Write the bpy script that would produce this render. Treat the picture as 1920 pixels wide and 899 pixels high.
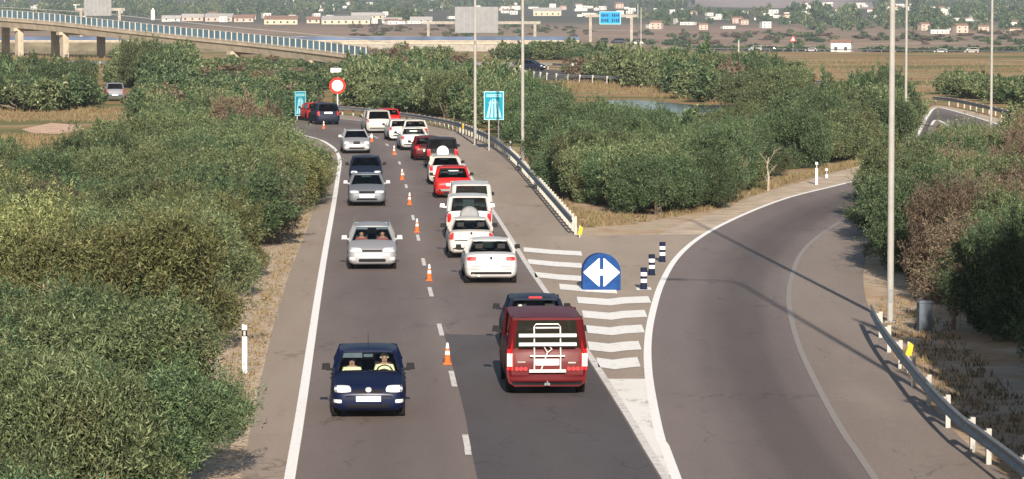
import bpy, bmesh, math, random
from mathutils import Vector, Matrix
from mathutils.bvhtree import BVHTree
R = math.radians
rnd = random.Random(7)
scene = bpy.context.scene
col = scene.collection
for o in list(bpy.data.objects):
    bpy.data.objects.remove(o, do_unlink=True)

# ------------------------------------------------------------------ camera, sky, sun, exposure
CAM_H, FPX, HORIZ = 9.0, 6500.0, 8.0            # height above the road, focal length in photo pixels, horizon row
PITCH = math.atan((449.5 - HORIZ) / FPX)
SUN_EL, SUN_AZ = R(20), R(4.0)                # low sun behind the camera, slightly to its right
cd = bpy.data.cameras.new('camera'); cam = bpy.data.objects.new('camera', cd); col.objects.link(cam)
cd.sensor_width = 36; cd.lens = FPX / 1920 * 36; cd.clip_start = .5; cd.clip_end = 30000
cam.location = (0, 0, CAM_H); cam.rotation_euler = (math.pi/2 - PITCH, 0, 0)
scene.camera = cam
w = bpy.data.worlds.new('World'); scene.world = w; w.use_nodes = True
nt = w.node_tree; bg = nt.nodes['Background']
sky = nt.nodes.new('ShaderNodeTexSky'); sky.sky_type = 'NISHITA'; sky.sun_disc = False
sky.sun_elevation = SUN_EL; sky.sun_rotation = math.pi - SUN_AZ
sky.air_density = 1.0; sky.dust_density = .8
nt.links.new(sky.outputs[0], bg.inputs[0]); bg.inputs[1].default_value = 0.065
sd = bpy.data.lights.new('sun', 'SUN'); sd.energy = 5.0; sd.angle = R(.4); sd.color = (1, .90, .78)
so = bpy.data.objects.new('sun', sd); col.objects.link(so)
tosun = Vector((math.sin(SUN_AZ)*math.cos(SUN_EL), -math.cos(SUN_AZ)*math.cos(SUN_EL), math.sin(SUN_EL)))
so.rotation_euler = tosun.to_track_quat('Z', 'Y').to_euler(); so.location = (0, -50, 60)
vs = scene.view_settings
vs.view_transform = 'Standard'; vs.look = 'None'; vs.gamma = 1; vs.use_curve_mapping = False
vs.exposure = 1.12

# ------------------------------------------------------------------ helpers
def G(px, py, z=0.0):
    """the point at height z that the photo shows at (px, py)"""
    xc, yc = (px-960)/FPX, (449.5-py)/FPX
    c, s = math.cos(PITCH), math.sin(PITCH)
    d = Vector((xc, c + yc*s, -s + yc*c))
    t = (z-CAM_H)/d.z
    return Vector((0, 0, CAM_H)) + d*t
def GY(px, py, Y):
    """the point at distance Y that the photo shows at (px, py)"""
    xc, yc = (px-960)/FPX, (449.5-py)/FPX
    c, s = math.cos(PITCH), math.sin(PITCH)
    d = Vector((xc, c + yc*s, -s + yc*c))
    return Vector((0, 0, CAM_H)) + d*(Y/d.y)

def tag(o, label=None, cat=None, group=None, kind=None):
    if label: o['label'] = label
    if cat: o['category'] = cat
    if group: o['group'] = group
    if kind: o['kind'] = kind
    return o
def empty(name, loc=(0, 0, 0), rz=0.0):
    o = bpy.data.objects.new(name, None); col.objects.link(o)
    o.location = loc; o.rotation_euler = (0, 0, rz); o.empty_display_size = .2
    return o
def children(o): return [c for c in bpy.data.objects if c.parent == o]
def copy_tree(o, parent=None, kids=None):
    c = o.copy(); col.objects.link(c); c.parent = parent
    for ch in (children(o)): copy_tree(ch, c)
    return c

class MB:
    """collects shapes and links them as one mesh object"""
    def __init__(s): s.v = []; s.f = []; s.mi = []; s.cur = 0
    def quad_faces(s, base, faces):
        for f in faces: s.f.append([base+i for i in f]); s.mi.append(s.cur)
    def box(s, c, d, rot=None, taper=1.0):
        b = len(s.v); hx, hy, hz = d[0]/2, d[1]/2, d[2]/2
        for z in (-1, 1):
            t = taper if z > 0 else 1
            for x, y in ((-1, -1), (1, -1), (1, 1), (-1, 1)):
                p = Vector((x*hx*t, y*hy*t, z*hz))
                if rot is not None: p = rot @ p
                s.v.append(Vector(c)+p)
        s.quad_faces(b, [(0, 3, 2, 1), (4, 5, 6, 7), (0, 1, 5, 4), (1, 2, 6, 5), (2, 3, 7, 6), (3, 0, 4, 7)])
        return s
    def tube(s, pts, rad, n=8, cap=True):
        pts = [Vector(p) for p in pts]
        if not hasattr(rad, '__len__'): rad = [rad]*len(pts)
        b = len(s.v)
        for i, p in enumerate(pts):
            t = (pts[min(i+1, len(pts)-1)] - pts[max(i-1, 0)]).normalized()
            a = t.cross(Vector((0, 0, 1)) if abs(t.z) < .9 else Vector((0, 1, 0))).normalized(); c = t.cross(a)
            for k in range(n):
                th = 2*math.pi*k/n
                s.v.append(p + (a*math.cos(th)+c*math.sin(th))*rad[i])
        for i in range(len(pts)-1):
            for k in range(n):
                k2 = (k+1) % n
                s.quad_faces(b, [(i*n+k, i*n+k2, (i+1)*n+k2, (i+1)*n+k)])
        if cap:
            s.quad_faces(b, [tuple(range(n))[::-1], tuple((len(pts)-1)*n+k for k in range(n))])
        return s
    def bar(s, p, q, w_, h_):
        """box from p to q with section w_ (sideways) by h_"""
        p, q = Vector(p), Vector(q); t = (q-p); L = t.length; t.normalize()
        a = t.cross(Vector((0, 0, 1)))
        a = Vector((1, 0, 0)) if a.length < 1e-4 else a.normalized()
        c = a.cross(t).normalized()
        b = len(s.v)
        for e in (p, q):
            for x, y in ((-1, -1), (1, -1), (1, 1), (-1, 1)): s.v.append(e + a*(x*w_/2) + c*(y*h_/2))
        s.quad_faces(b, [(0, 1, 2, 3), (7, 6, 5, 4), (4, 5, 1, 0), (5, 6, 2, 1), (6, 7, 3, 2), (7, 4, 0, 3)])
        return s
    def lathe(s, prof, n=20, c=(0, 0, 0), axis='Z'):
        b = len(s.v); c = Vector(c)
        for r_, z in prof:
            for k in range(n):
                th = 2*math.pi*k/n
                p = Vector((r_*math.cos(th), r_*math.sin(th), z))
                if axis == 'X': p = Vector((p.z, p.x, p.y))
                if axis == 'Y': p = Vector((p.x, p.z, p.y))
                s.v.append(c+p)
        for i in range(len(prof)-1):
            for k in range(n):
                k2 = (k+1) % n
                s.quad_faces(b, [(i*n+k, i*n+k2, (i+1)*n+k2, (i+1)*n+k)])
        s.quad_faces(b, [tuple(range(n))[::-1], tuple((len(prof)-1)*n+k for k in range(n))])
        return s
    def prism(s, outline, y0, y1):
        """outline in x,z pushed from y0 to y1"""
        b = len(s.v); n = len(outline)
        for y in (y0, y1):
            for x, z in outline: s.v.append(Vector((x, y, z)))
        s.quad_faces(b, [tuple(range(n)), tuple(range(2*n-1, n-1, -1))])
        for k in range(n):
            k2 = (k+1) % n
            s.quad_faces(b, [(k, k+n, k2+n, k2)])
        return s
    def strip(s, A, B, z=None):
        b = len(s.v); n = len(A)
        for p in A: s.v.append(Vector((p[0], p[1], p[2] if z is None else z)))
        for p in B: s.v.append(Vector((p[0], p[1], p[2] if z is None else z)))
        for i in range(n-1): s.quad_faces(b, [(i, i+n, i+n+1, i+1)])
        return s
    def build(s, name, mat, parent=None, smooth=False, loc=None):
        me = bpy.data.meshes.new(name)
        me.from_pydata([tuple(v) for v in s.v], [], s.f)
        mats = mat if isinstance(mat, (list, tuple)) else [mat]
        for m in mats: me.materials.append(m)
        if len(mats) > 1: me.polygons.foreach_set('material_index', s.mi)
        bm = bmesh.new(); bm.from_mesh(me); bmesh.ops.recalc_face_normals(bm, faces=bm.faces); bm.to_mesh(me); bm.free()
        if smooth:
            me.polygons.foreach_set('use_smooth', [True]*len(me.polygons))
            try: me.set_sharp_from_angle(angle=R(38))
            except Exception: pass
        me.update()
        o = bpy.data.objects.new(name, me); col.objects.link(o); o.parent = parent
        if loc is not None: o.location = loc
        return o

def catmull(P, step):
    P = [Vector(p) for p in P]; out = []
    Q = [P[0]*2-P[1]] + P + [P[-1]*2-P[-2]]
    for i in range(1, len(Q)-2):
        p0, p1, p2, p3 = Q[i-1:i+3]
        n = max(2, int((p2-p1).length/step))
        for k in range(n):
            t = k/n
            out.append(.5*((2*p1)+(p2-p0)*t+(2*p0-5*p1+4*p2-p3)*t*t+(3*p1-p0-3*p2+p3)*t**3))
    out.append(P[-1]); return out
def arc(P):
    a = [0.0]
    for i in range(1, len(P)): a.append(a[-1]+(P[i]-P[i-1]).length)
    return a
def resample(P, n):
    a = arc(P); out = []; j = 0
    for k in range(n):
        s_ = a[-1]*k/(n-1)
        while j < len(a)-2 and a[j+1] < s_: j += 1
        t = (s_-a[j])/max(1e-9, a[j+1]-a[j]); out.append(P[j].lerp(P[j+1], min(1, t)))
    return out
def at_len(P, a, s_):
    j = 0
    while j < len(a)-2 and a[j+1] < s_: j += 1
    t = (s_-a[j])/max(1e-9, a[j+1]-a[j])
    return P[j].lerp(P[j+1], t), (P[j+1]-P[j]).normalized()
def curve(pxs, step=2.0, ext=None):
    P = [G(x, y) for x, y in pxs]
    if ext is not None:
        d = (P[0]-P[2]); d = d/abs(d.y)
        P.insert(0, P[0]+d*(P[0].y-ext))
    return catmull(P, step)
def offset(P, d):
    out = []
    for i in range(len(P)):
        t = (P[min(i+1, len(P)-1)]-P[max(i-1, 0)]).normalized()
        out.append(P[i]+Vector((t.y, -t.x, 0))*d)      # +d is to the right of travel
    return out
def inside(p, poly):
    c = False; j = len(poly)-1
    for i in range(len(poly)):
        a, b = poly[i], poly[j]
        if (a[1] > p[1]) != (b[1] > p[1]) and p[0] < (b[0]-a[0])*(p[1]-a[1])/(b[1]-a[1])+a[0]: c = not c
        j = i
    return c

# ------------------------------------------------------------------ materials
def newmat(name):
    m = bpy.data.materials.new(name); m.use_nodes = True
    n = m.node_tree.nodes; return m, n, m.node_tree.links, n['Principled BSDF']
def plain(name, c, rough=.75, metal=0.0, noise=0.0, scale=6.0, coat=0.0, spec=.18, bump=0.0):
    m, n, l, p = newmat(name)
    p.inputs['Base Color'].default_value = (*c, 1); p.inputs['Roughness'].default_value = rough
    p.inputs['Metallic'].default_value = metal; p.inputs['Specular IOR Level'].default_value = spec
    if coat: p.inputs['Coat Weight'].default_value = coat; p.inputs['Coat Roughness'].default_value = .22
    if noise:
        tc = n.new('ShaderNodeTexCoord'); nz = n.new('ShaderNodeTexNoise'); nz.inputs['Scale'].default_value = scale
        nz.inputs['Detail'].default_value = 5
        l.new(tc.outputs['Object'], nz.inputs['Vector'])
        r = n.new('ShaderNodeValToRGB'); e = r.color_ramp.elements
        e[0].position, e[1].position = .3, .7
        e[0].color = (*[x*(1-noise) for x in c], 1); e[1].color = (*[min(1, x*(1+noise)) for x in c], 1)
        l.new(nz.outputs['Fac'], r.inputs[0]); l.new(r.outputs[0], p.inputs['Base Color'])
        if bump:
            b = n.new('ShaderNodeBump'); b.inputs['Strength'].default_value = bump; b.inputs['Distance'].default_value = .02
            l.new(nz.outputs['Fac'], b.inputs['Height']); l.new(b.outputs[0], p.inputs['Normal'])
    return m
def ramp(n, stops):
    r = n.new('ShaderNodeValToRGB'); e = r.color_ramp.elements
    while len(e) < len(stops): e.new(.5)
    for k, (q, c) in enumerate(stops): e[k].position = q; e[k].color = (*c, 1)
    return r
def mixc(n, l, fac, a, b, mode='MIX'):
    x = n.new('ShaderNodeMix'); x.data_type = 'RGBA'; x.blend_type = mode
    for i, val in ((0, fac), (6, a), (7, b)):
        if hasattr(val, 'is_linked') or hasattr(val, 'links'): l.new(val, x.inputs[i])
        elif i == 0: x.inputs[0].default_value = val
        else: x.inputs[i].default_value = (*val, 1)
    return x.outputs[2]
def noise_node(n, l, vec, scale, detail=4, rough=.55, mapscale=None):
    nz = n.new('ShaderNodeTexNoise'); nz.inputs['Scale'].default_value = scale; nz.inputs['Detail'].default_value = detail
    nz.inputs['Roughness'].default_value = rough
    if mapscale:
        mp = n.new('ShaderNodeMapping'); mp.inputs['Scale'].default_value = mapscale; l.new(vec, mp.inputs[0]); vec = mp.outputs[0]
    l.new(vec, nz.inputs['Vector']); return nz.outputs['Fac']
def maprange(n, l, v, a, b, c=0.0, d=1.0):
    m = n.new('ShaderNodeMapRange'); l.new(v, m.inputs[0])
    for i, x in enumerate((a, b, c, d)): m.inputs[i+1].default_value = x
    return m.outputs[0]

def asphalt(name, c1, c2, wear=True, grit=.35):
    m, n, l, p = newmat(name)
    tc = n.new('ShaderNodeTexCoord'); v = tc.outputs['Object']
    big = noise_node(n, l, v, .35, 5, .6, (1, .12, 1))
    base = mixc(n, l, maprange(n, l, big, .35, .65), c1, c2)
    fine = noise_node(n, l, v, 25, 3)
    base = mixc(n, l, grit, base, ramp_out(n, l, fine, [(.3, (.25, .25, .25)), (.7, (.75, .75, .75))]), 'OVERLAY')
    blot = noise_node(n, l, v, .9, 6, .7, (1, .35, 1))
    base = mixc(n, l, maprange(n, l, blot, .58, .75, 0, .45), base, tuple(x*.6 for x in c1))
    wv = n.new('ShaderNodeMix'); wv.data_type = 'RGBA'; wv.inputs[0].default_value = .12
    nn = n.new('ShaderNodeTexNoise'); nn.inputs['Scale'].default_value = 1.2; l.new(v, nn.inputs['Vector'])
    vm = n.new('ShaderNodeVectorMath'); vm.operation = 'MULTIPLY_ADD'; l.new(nn.outputs['Color'], vm.inputs[0]); vm.inputs[1].default_value = (1.2, 5, 0); l.new(v, vm.inputs[2])
    mp = n.new('ShaderNodeMapping'); mp.inputs['Scale'].default_value = (.42, .085, 1); l.new(vm.outputs[0], mp.inputs[0])
    vo = n.new('ShaderNodeTexVoronoi'); vo.feature = 'DISTANCE_TO_EDGE'; vo.inputs['Scale'].default_value = 1; l.new(mp.outputs[0], vo.inputs['Vector'])
    ck = maprange(n, l, vo.outputs['Distance'], .004, .016, .55, 0); msk = maprange(n, l, noise_node(n, l, v, .3, 3), .48, .60)
    mm = n.new('ShaderNodeMath'); mm.operation = 'MULTIPLY'; l.new(ck, mm.inputs[0]); l.new(msk, mm.inputs[1])
    base = mixc(n, l, mm.outputs[0], base, tuple(x*.45 for x in c1))
    stn = noise_node(n, l, v, .16, 6, .7, (1, .25, 1)); base = mixc(n, l, maprange(n, l, stn, .56, .70, 0, .4), base, tuple(x*1.35 for x in c2))
    l.new(base, p.inputs['Base Color']); p.inputs['Roughness'].default_value = .85
    p.inputs['Specular IOR Level'].default_value = .2
    return m
def ramp_out(n, l, v, stops):
    r = ramp(n, stops); l.new(v, r.inputs[0]); return r.outputs[0]

M = {}
def tracked(name, c1, c2, stops):
    m = asphalt(name, c1, c2); n, l = m.node_tree.nodes, m.node_tree.links; p = n['Principled BSDF']
    base = p.inputs['Base Color'].links[0].from_socket
    uv = n.new('ShaderNodeUVMap'); uv.uv_map = 'across'; sp = n.new('ShaderNodeSeparateXYZ'); l.new(uv.outputs[0], sp.inputs[0])
    tc = n.new('ShaderNodeTexCoord'); w_ = noise_node(n, l, tc.outputs['Object'], .5, 3, .6, (1, .1, 1))
    ad = n.new('ShaderNodeMath'); ad.operation = 'MULTIPLY_ADD'; l.new(w_, ad.inputs[0]); ad.inputs[1].default_value = .10; l.new(sp.outputs[0], ad.inputs[2])
    sb = n.new('ShaderNodeMath'); sb.operation = 'SUBTRACT'; l.new(ad.outputs[0], sb.inputs[0]); sb.inputs[1].default_value = .05
    r = ramp(n, [(q, (v_, v_*.985, v_*.975+.02)) for q, v_ in stops]); r.color_ramp.interpolation = 'EASE'; l.new(sb.outputs[0], r.inputs[0])
    l.new(mixc(n, l, 1.0, base, r.outputs[0], 'MULTIPLY'), p.inputs['Base Color']); return m
M['road'] = tracked('worn_brown_asphalt', (.148, .119, .104), (.178, .144, .125), [(0, 1.0), (.13, .88), (.25, .80), (.38, .90), (.49, 1.06), (.62, .88), (.75, .76), (.88, .9), (1, 1.0)])
M['patch'] = asphalt('dark_new_asphalt', (.072, .062, .063), (.090, .077, .076))
M['ramp'] = tracked('ramp_asphalt', (.146, .119, .106), (.174, .143, .127), [(0, 1.08), (.14, 1.0), (.26, .78), (.36, .62), (.46, .66), (.56, .92), (.64, 1.1), (1, 1.2)])
M['shoulder'] = asphalt('pale_shoulder', (.262, .206, .160), (.305, .245, .192))
M['rampsh'] = asphalt('ramp_shoulder_asphalt', (.195, .156, .130), (.232, .188, .156))
M['gore'] = asphalt('sandy_gore_surface', (.275, .220, .168), (.340, .272, .208))
M['skid'] = asphalt('dark_oil_track', (.105, .091, .087), (.122, .104, .097))
def paint_mat(name, c, wearlo, wearhi):
    m, n, l, p = newmat(name)
    tc = n.new('ShaderNodeTexCoord'); f = noise_node(n, l, tc.outputs['Object'], 5, 6, .7)
    c_ = mixc(n, l, maprange(n, l, f, wearlo, wearhi), c, (.2, .18, .16))
    l.new(c_, p.inputs['Base Color']); p.inputs['Roughness'].default_value = .7
    return m
M['line'] = paint_mat('white_road_paint', (.80, .77, .72), .60, .75)
M['dash'] = paint_mat('worn_road_paint', (.62, .58, .53), .5, .72)
M['hatch'] = paint_mat('worn_white_paint', (.76, .73, .67), .55, .75)
def cracked():
    m, n, l, p = newmat('cracked_road_paint'); tc = n.new('ShaderNodeTexCoord'); v = tc.outputs['Object']
    a = noise_node(n, l, v, 3.2, 6, .75, (1, .30, 1)); b = noise_node(n, l, v, 1.1, 3, .6, (.5, .55, 1))
    c = mixc(n, l, maprange(n, l, a, .48, .60), (.72, .69, .63), (.26, .22, .18)); c = mixc(n, l, maprange(n, l, b, .42, .62, 0, .75), (.72, .69, .63), c)
    l.new(c, p.inputs['Base Color']); p.inputs['Roughness'].default_value = .8; return m
M['cracked'] = cracked()
M['faint'] = paint_mat('faded_road_paint', (.245, .205, .178), .42, .64)

# ground: dirt, dry grass and far fields chosen by place
def ground_mat():
    m, n, l, p = newmat('dry_earth')
    tc = n.new('ShaderNodeTexCoord'); v = tc.outputs['Object']
    sep = n.new('ShaderNodeSeparateXYZ'); l.new(v, sep.inputs[0])
    n1 = noise_node(n, l, v, .22, 6, .65); n2 = noise_node(n, l, v, 1.7, 5, .7); n3 = noise_node(n, l, v, .05, 4, .6, (1, .4, 1))
    near = ramp_out(n, l, n1, [(.30, (.34, .26, .18)), (.45, (.42, .33, .235)), (.58, (.36, .23, .13)), (.72, (.22, .18, .10))])
    near = mixc(n, l, maprange(n, l, n2, .5, .7, 0, .6), near, (.16, .11, .065))
    n4 = noise_node(n, l, v, .035, 5, .62, (.45, 1, 1))
    mid = ramp_out(n, l, n4, [(.40, (.12, .125, .045)), (.455, (.27, .20, .09)), (.50, (.27, .135, .06)), (.545, (.36, .28, .16)), (.60, (.15, .135, .05))])
    mid = mixc(n, l, maprange(n, l, n2, .45, .75, 0, .5), mid, (.10, .085, .04))
    fld = noise_node(n, l, v, .02, 4, .6, (.25, 1.6, 1))
    far = ramp_out(n, l, fld, [(.38, (.20, .125, .095)), (.46, (.31, .195, .15)), (.51, (.25, .175, .11)), (.56, (.13, .125, .06)), (.62, (.38, .27, .20))])
    far2n = noise_node(n, l, v, .006, 5, .65, (.5, 1, 1))
    far2 = ramp_out(n, l, far2n, [(.30, (.05, .06, .038)), (.50, (.10, .095, .065)), (.60, (.075, .08, .05)), (.72, (.22, .175, .14))])
    c = mixc(n, l, maprange(n, l, sep.outputs[1], 150, 215), near, mid)
    c = mixc(n, l, maprange(n, l, sep.outputs[1], 640, 900), c, far)
    c = mixc(n, l, maprange(n, l, sep.outputs[1], 1950, 2250), c, far2)
    wob = n.new('ShaderNodeMath'); wob.operation = 'MULTIPLY_ADD'; l.new(far2n, wob.inputs[0]); wob.inputs[1].default_value = 260; l.new(sep.outputs[0], wob.inputs[2])
    mk = n.new('ShaderNodeMath'); mk.operation = 'MULTIPLY'; l.new(maprange(n, l, wob.outputs[0], 300, 350), mk.inputs[0]); l.new(maprange(n, l, wob.outputs[0], 560, 500), mk.inputs[1])
    mk2 = n.new('ShaderNodeMath'); mk2.operation = 'MULTIPLY'; l.new(mk.outputs[0], mk2.inputs[0]); l.new(maprange(n, l, sep.outputs[1], 3050, 3200), mk2.inputs[1])
    c = mixc(n, l, mk2.outputs[0], c, (.30, .24, .21))
    l.new(c, p.inputs['Base Color']); p.inputs['Roughness'].default_value = .95; p.inputs['Specular IOR Level'].default_value = .1
    b = n.new('ShaderNodeBump'); b.inputs['Strength'].default_value = .6; b.inputs['Distance'].default_value = .08
    l.new(n2, b.inputs['Height']); l.new(b.outputs[0], p.inputs['Normal'])
    return m
M['ground'] = ground_mat()
def gravel_mat():
    m, n, l, p = newmat('gravel')
    tc = n.new('ShaderNodeTexCoord'); v = tc.outputs['Object']
    vo = n.new('ShaderNodeTexVoronoi'); vo.inputs['Scale'].default_value = 11; l.new(v, vo.inputs['Vector'])
    c = ramp_out(n, l, vo.outputs['Distance'], [(.0, (.58, .46, .33)), (.5, (.50, .385, .265)), (.8, (.20, .145, .095))])
    big = noise_node(n, l, v, .8, 5, .6)
    c = mixc(n, l, maprange(n, l, big, .5, .68, 0, .7), c, (.30, .20, .12))
    l.new(c, p.inputs['Base Color']); p.inputs['Roughness'].default_value = .9
    b = n.new('ShaderNodeBump'); b.inputs['Strength'].default_value = .8; b.inputs['Distance'].default_value = .05
    l.new(vo.outputs['Distance'], b.inputs['Height']); l.new(b.outputs[0], p.inputs['Normal'])
    return m
M['gravel'] = gravel_mat()
M['sandp'] = plain('pale_pink_sand', (.50, .34, .235), .95, noise=.25, scale=.6, spec=.1)
M['orange_dirt'] = plain('orange_bare_earth', (.34, .185, .09), .95, noise=.35, scale=.5, spec=.1)
M['bank'] = plain('scrubby_bank', (.15, .125, .075), .95, noise=.45, scale=.15, spec=.1)
M['sand'] = plain('packed_sand', (.42, .335, .25), .95, noise=.28, scale=.9, bump=.3, spec=.1)

def leaf_mat(name, stops, patch, amt):
    m, n, l, p = newmat(name)
    ge = n.new('ShaderNodeNewGeometry'); oi = n.new('ShaderNodeObjectInfo')
    c = ramp_out(n, l, ge.outputs['Random Per Island'], stops)
    tc = n.new('ShaderNodeTexCoord')
    nz = noise_node(n, l, tc.outputs['Object'], 1.6, 3, .6)
    c = mixc(n, l, maprange(n, l, nz, .50, .68, 0, amt), c, patch)
    hv = n.new('ShaderNodeHueSaturation'); l.new(c, hv.inputs['Color'])
    hv.inputs['Saturation'].default_value = .95
    l.new(maprange(n, l, oi.outputs['Random'], 0, 1, .68, 1.42), hv.inputs['Value'])
    l.new(maprange(n, l, oi.outputs['Random'], 0, 1, .497, .514), hv.inputs['Hue'])
    l.new(hv.outputs[0], p.inputs['Base Color']); p.inputs['Roughness'].default_value = .65
    p.inputs['Specular IOR Level'].default_value = .2
    tr = n.new('ShaderNodeBsdfTranslucent'); l.new(hv.outputs[0], tr.inputs[0])
    mx = n.new('ShaderNodeMixShader'); mx.inputs[0].default_value = .22
    l.new(p.outputs[0], mx.inputs[1]); l.new(tr.outputs[0], mx.inputs[2]); l.new(mx.outputs[0], n['Material Output'].inputs[0])
    return m
LEAF = {
 'olive':  leaf_mat('olive_leaves',  [(0, (0.012, 0.020, 0.008)), (.4, (0.067, 0.090, 0.036)), (.75, (0.102, 0.129, 0.054)), (1, (0.220, 0.246, 0.118))], (0.127, 0.109, 0.052), .5),
 'green':  leaf_mat('green_leaves',  [(0, (0.008, 0.017, 0.007)), (.4, (0.041, 0.070, 0.029)), (.75, (0.068, 0.100, 0.042)), (1, (0.138, 0.183, 0.085))], (0.076, 0.090, 0.041), .4),
 'yellow': leaf_mat('yellow_leaves', [(0, (0.023, 0.026, 0.008)), (.4, (0.111, 0.123, 0.041)), (.75, (0.156, 0.166, 0.058)), (1, (0.275, 0.270, 0.121))], (0.137, 0.116, 0.051), .45),
 'brown':  leaf_mat('brown_leaves',  [(0, (0.030, 0.019, 0.013)), (.4, (0.117, 0.079, 0.055)), (.75, (0.154, 0.107, 0.076)), (1, (0.134, 0.128, 0.067))], (0.101, 0.099, 0.052), .4),
}
M['bark'] = plain('bark', (.13, .10, .075), .9, noise=.4, scale=8)
M['galv'] = plain('galvanised_steel', (.17, .175, .18), .6, .2, noise=.15, scale=3)
M['postw'] = plain('pale_steel_post', (.33, .315, .285), .7, 0, noise=.12, scale=4)
M['pole'] = plain('pole_paint', (.25, .24, .22), .7, 0, noise=.1, scale=2)
M['concrete'] = plain('cream_concrete', (.33, .28, .215), .85, noise=.18, scale=.6)
M['conc2'] = plain('grey_concrete', (.24, .215, .18), .85, noise=.2, scale=.8)
M['white'] = plain('white_plastic', (.60, .59, .57), .7, noise=.06, scale=4)
M['black'] = plain('black_plastic', (.010, .010, .012), .7, spec=.12)
M['rubber'] = plain('tyre_rubber', (.012, .0115, .0115), .9, spec=.1)
M['rim'] = plain('alloy_rim', (.25, .25, .25), .5, .3)
M['orange'] = plain('cone_orange', (.62, .10, .02), .7)
M['yellowp'] = plain('yellow_plastic', (.50, .33, .02), .7)
M['bluep'] = plain('blue_plastic', (.010, .042, .145), .8, noise=.2, scale=5, spec=.1)
M['navyp'] = plain('dark_blue_plastic', (.008, .013, .034), .8, spec=.1)
M['cyan'] = plain('cyan_sign_sheeting', (.008, .17, .24), .8, spec=.1)
M['cyanw'] = plain('pale_sign_sheeting', (.25, .46, .50), .8, spec=.1)
M['signblue'] = plain('blue_sign_sheeting', (.012, .20, .42), .8, spec=.1)
M['redsign'] = plain('red_sign_sheeting', (.40, .03, .02), .8, spec=.1)
M['signback'] = plain('bare_aluminium', (.22, .22, .215), .7, 0, noise=.1, scale=1)
M['greyback'] = plain('grey_sign_back', (.18, .18, .178), .8, 0, noise=.12, scale=.8)
M['interior'] = plain('dark_car_interior', (.012, .0115, .012), .9, spec=.1)
M['seat'] = plain('seat_cloth', (.025, .024, .024), .9, spec=.1)
M['plate'] = plain('white_number_plate', (.82, .82, .78), .4)
M['lens'] = plain('headlamp_lens', (.55, .56, .56), .3, .0, spec=.4)
M['redlens'] = plain('red_tail_lens', (.34, .008, .010), .5, spec=.3)
M['palelens'] = plain('clear_tail_lens', (.55, .43, .36), .5, spec=.3)
M['chrome'] = plain('polished_metal', (.50, .50, .49), .4, .6)
M['steel'] = plain('rack_aluminium', (.56, .55, .53), .6, 0)
M['skin'] = plain('skin', (.30, .17, .12), .7)
M['shirt'] = plain('cream_shirt', (.62, .58, .36), .9)
M['redshirt'] = plain('red_shirt', (.22, .05, .045), .8)
M['hair'] = plain('brown_hair', (.05, .035, .025), .8)
M['hairg'] = plain('grey_hair', (.32, .28, .25), .8)
M['wood'] = plain('weathered_wood', (.23, .14, .09), .9, noise=.3, scale=6)
M['cabinet'] = plain('grey_cabinet', (.085, .10, .12), .8, noise=.12, scale=5)
def glass_mat(name, tint, gloss):
    m, n, l, p = newmat(name); n.remove(p)
    t = n.new('ShaderNodeBsdfTransparent'); t.inputs[0].default_value = (*tint, 1)
    g = n.new('ShaderNodeBsdfGlossy'); g.inputs['Roughness'].default_value = .03; g.inputs[0].default_value = (.9, .95, 1, 1)
    fr = n.new('ShaderNodeLayerWeight'); fr.inputs[0].default_value = .5
    pw = n.new('ShaderNodeMath'); pw.operation = 'POWER'; l.new(fr.outputs['Facing'], pw.inputs[0]); pw.inputs[1].default_value = 4
    mu = n.new('ShaderNodeMath'); mu.operation = 'MULTIPLY_ADD'; l.new(pw.outputs[0], mu.inputs[0]); mu.inputs[1].default_value = gloss; mu.inputs[2].default_value = .012
    mx = n.new('ShaderNodeMixShader'); l.new(mu.outputs[0], mx.inputs[0]); l.new(t.outputs[0], mx.inputs[1]); l.new(g.outputs[0], mx.inputs[2])
    l.new(mx.outputs[0], n['Material Output'].inputs[0]); return m
M['glass'] = glass_mat('window_glass', (.78, .85, .84), .9)
M['tint'] = glass_mat('tinted_glass', (.15, .20, .21), .7)
M['screenb'] = plain('blue_grey_screen', (.06, .085, .14), .7, noise=.35, scale=.12)
M['privacy'] = glass_mat('privacy_glass', (.07, .09, .10), .5)
M['screen'] = plain('teal_screen_panel', (.075, .135, .175), .6, noise=.2, scale=.25)
def water_mat():
    m, n, l, p = newmat('pond_water')
    p.inputs['Base Color'].default_value = (.035, .045, .05, 1); p.inputs['Roughness'].default_value = .16
    tc = n.new('ShaderNodeTexCoord'); f = noise_node(n, l, tc.outputs['Object'], 1.2, 3)
    b = n.new('ShaderNodeBump'); b.inputs['Strength'].default_value = .15; b.inputs['Distance'].default_value = .05
    l.new(f, b.inputs['Height']); l.new(b.outputs[0], p.inputs['Normal']); return m
M['water'] = water_mat()
def car_paint(name, c, metal=.0, rough=.35):
    return plain(name, c, max(.55, rough), metal*.5, coat=.06, spec=.15)

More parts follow.
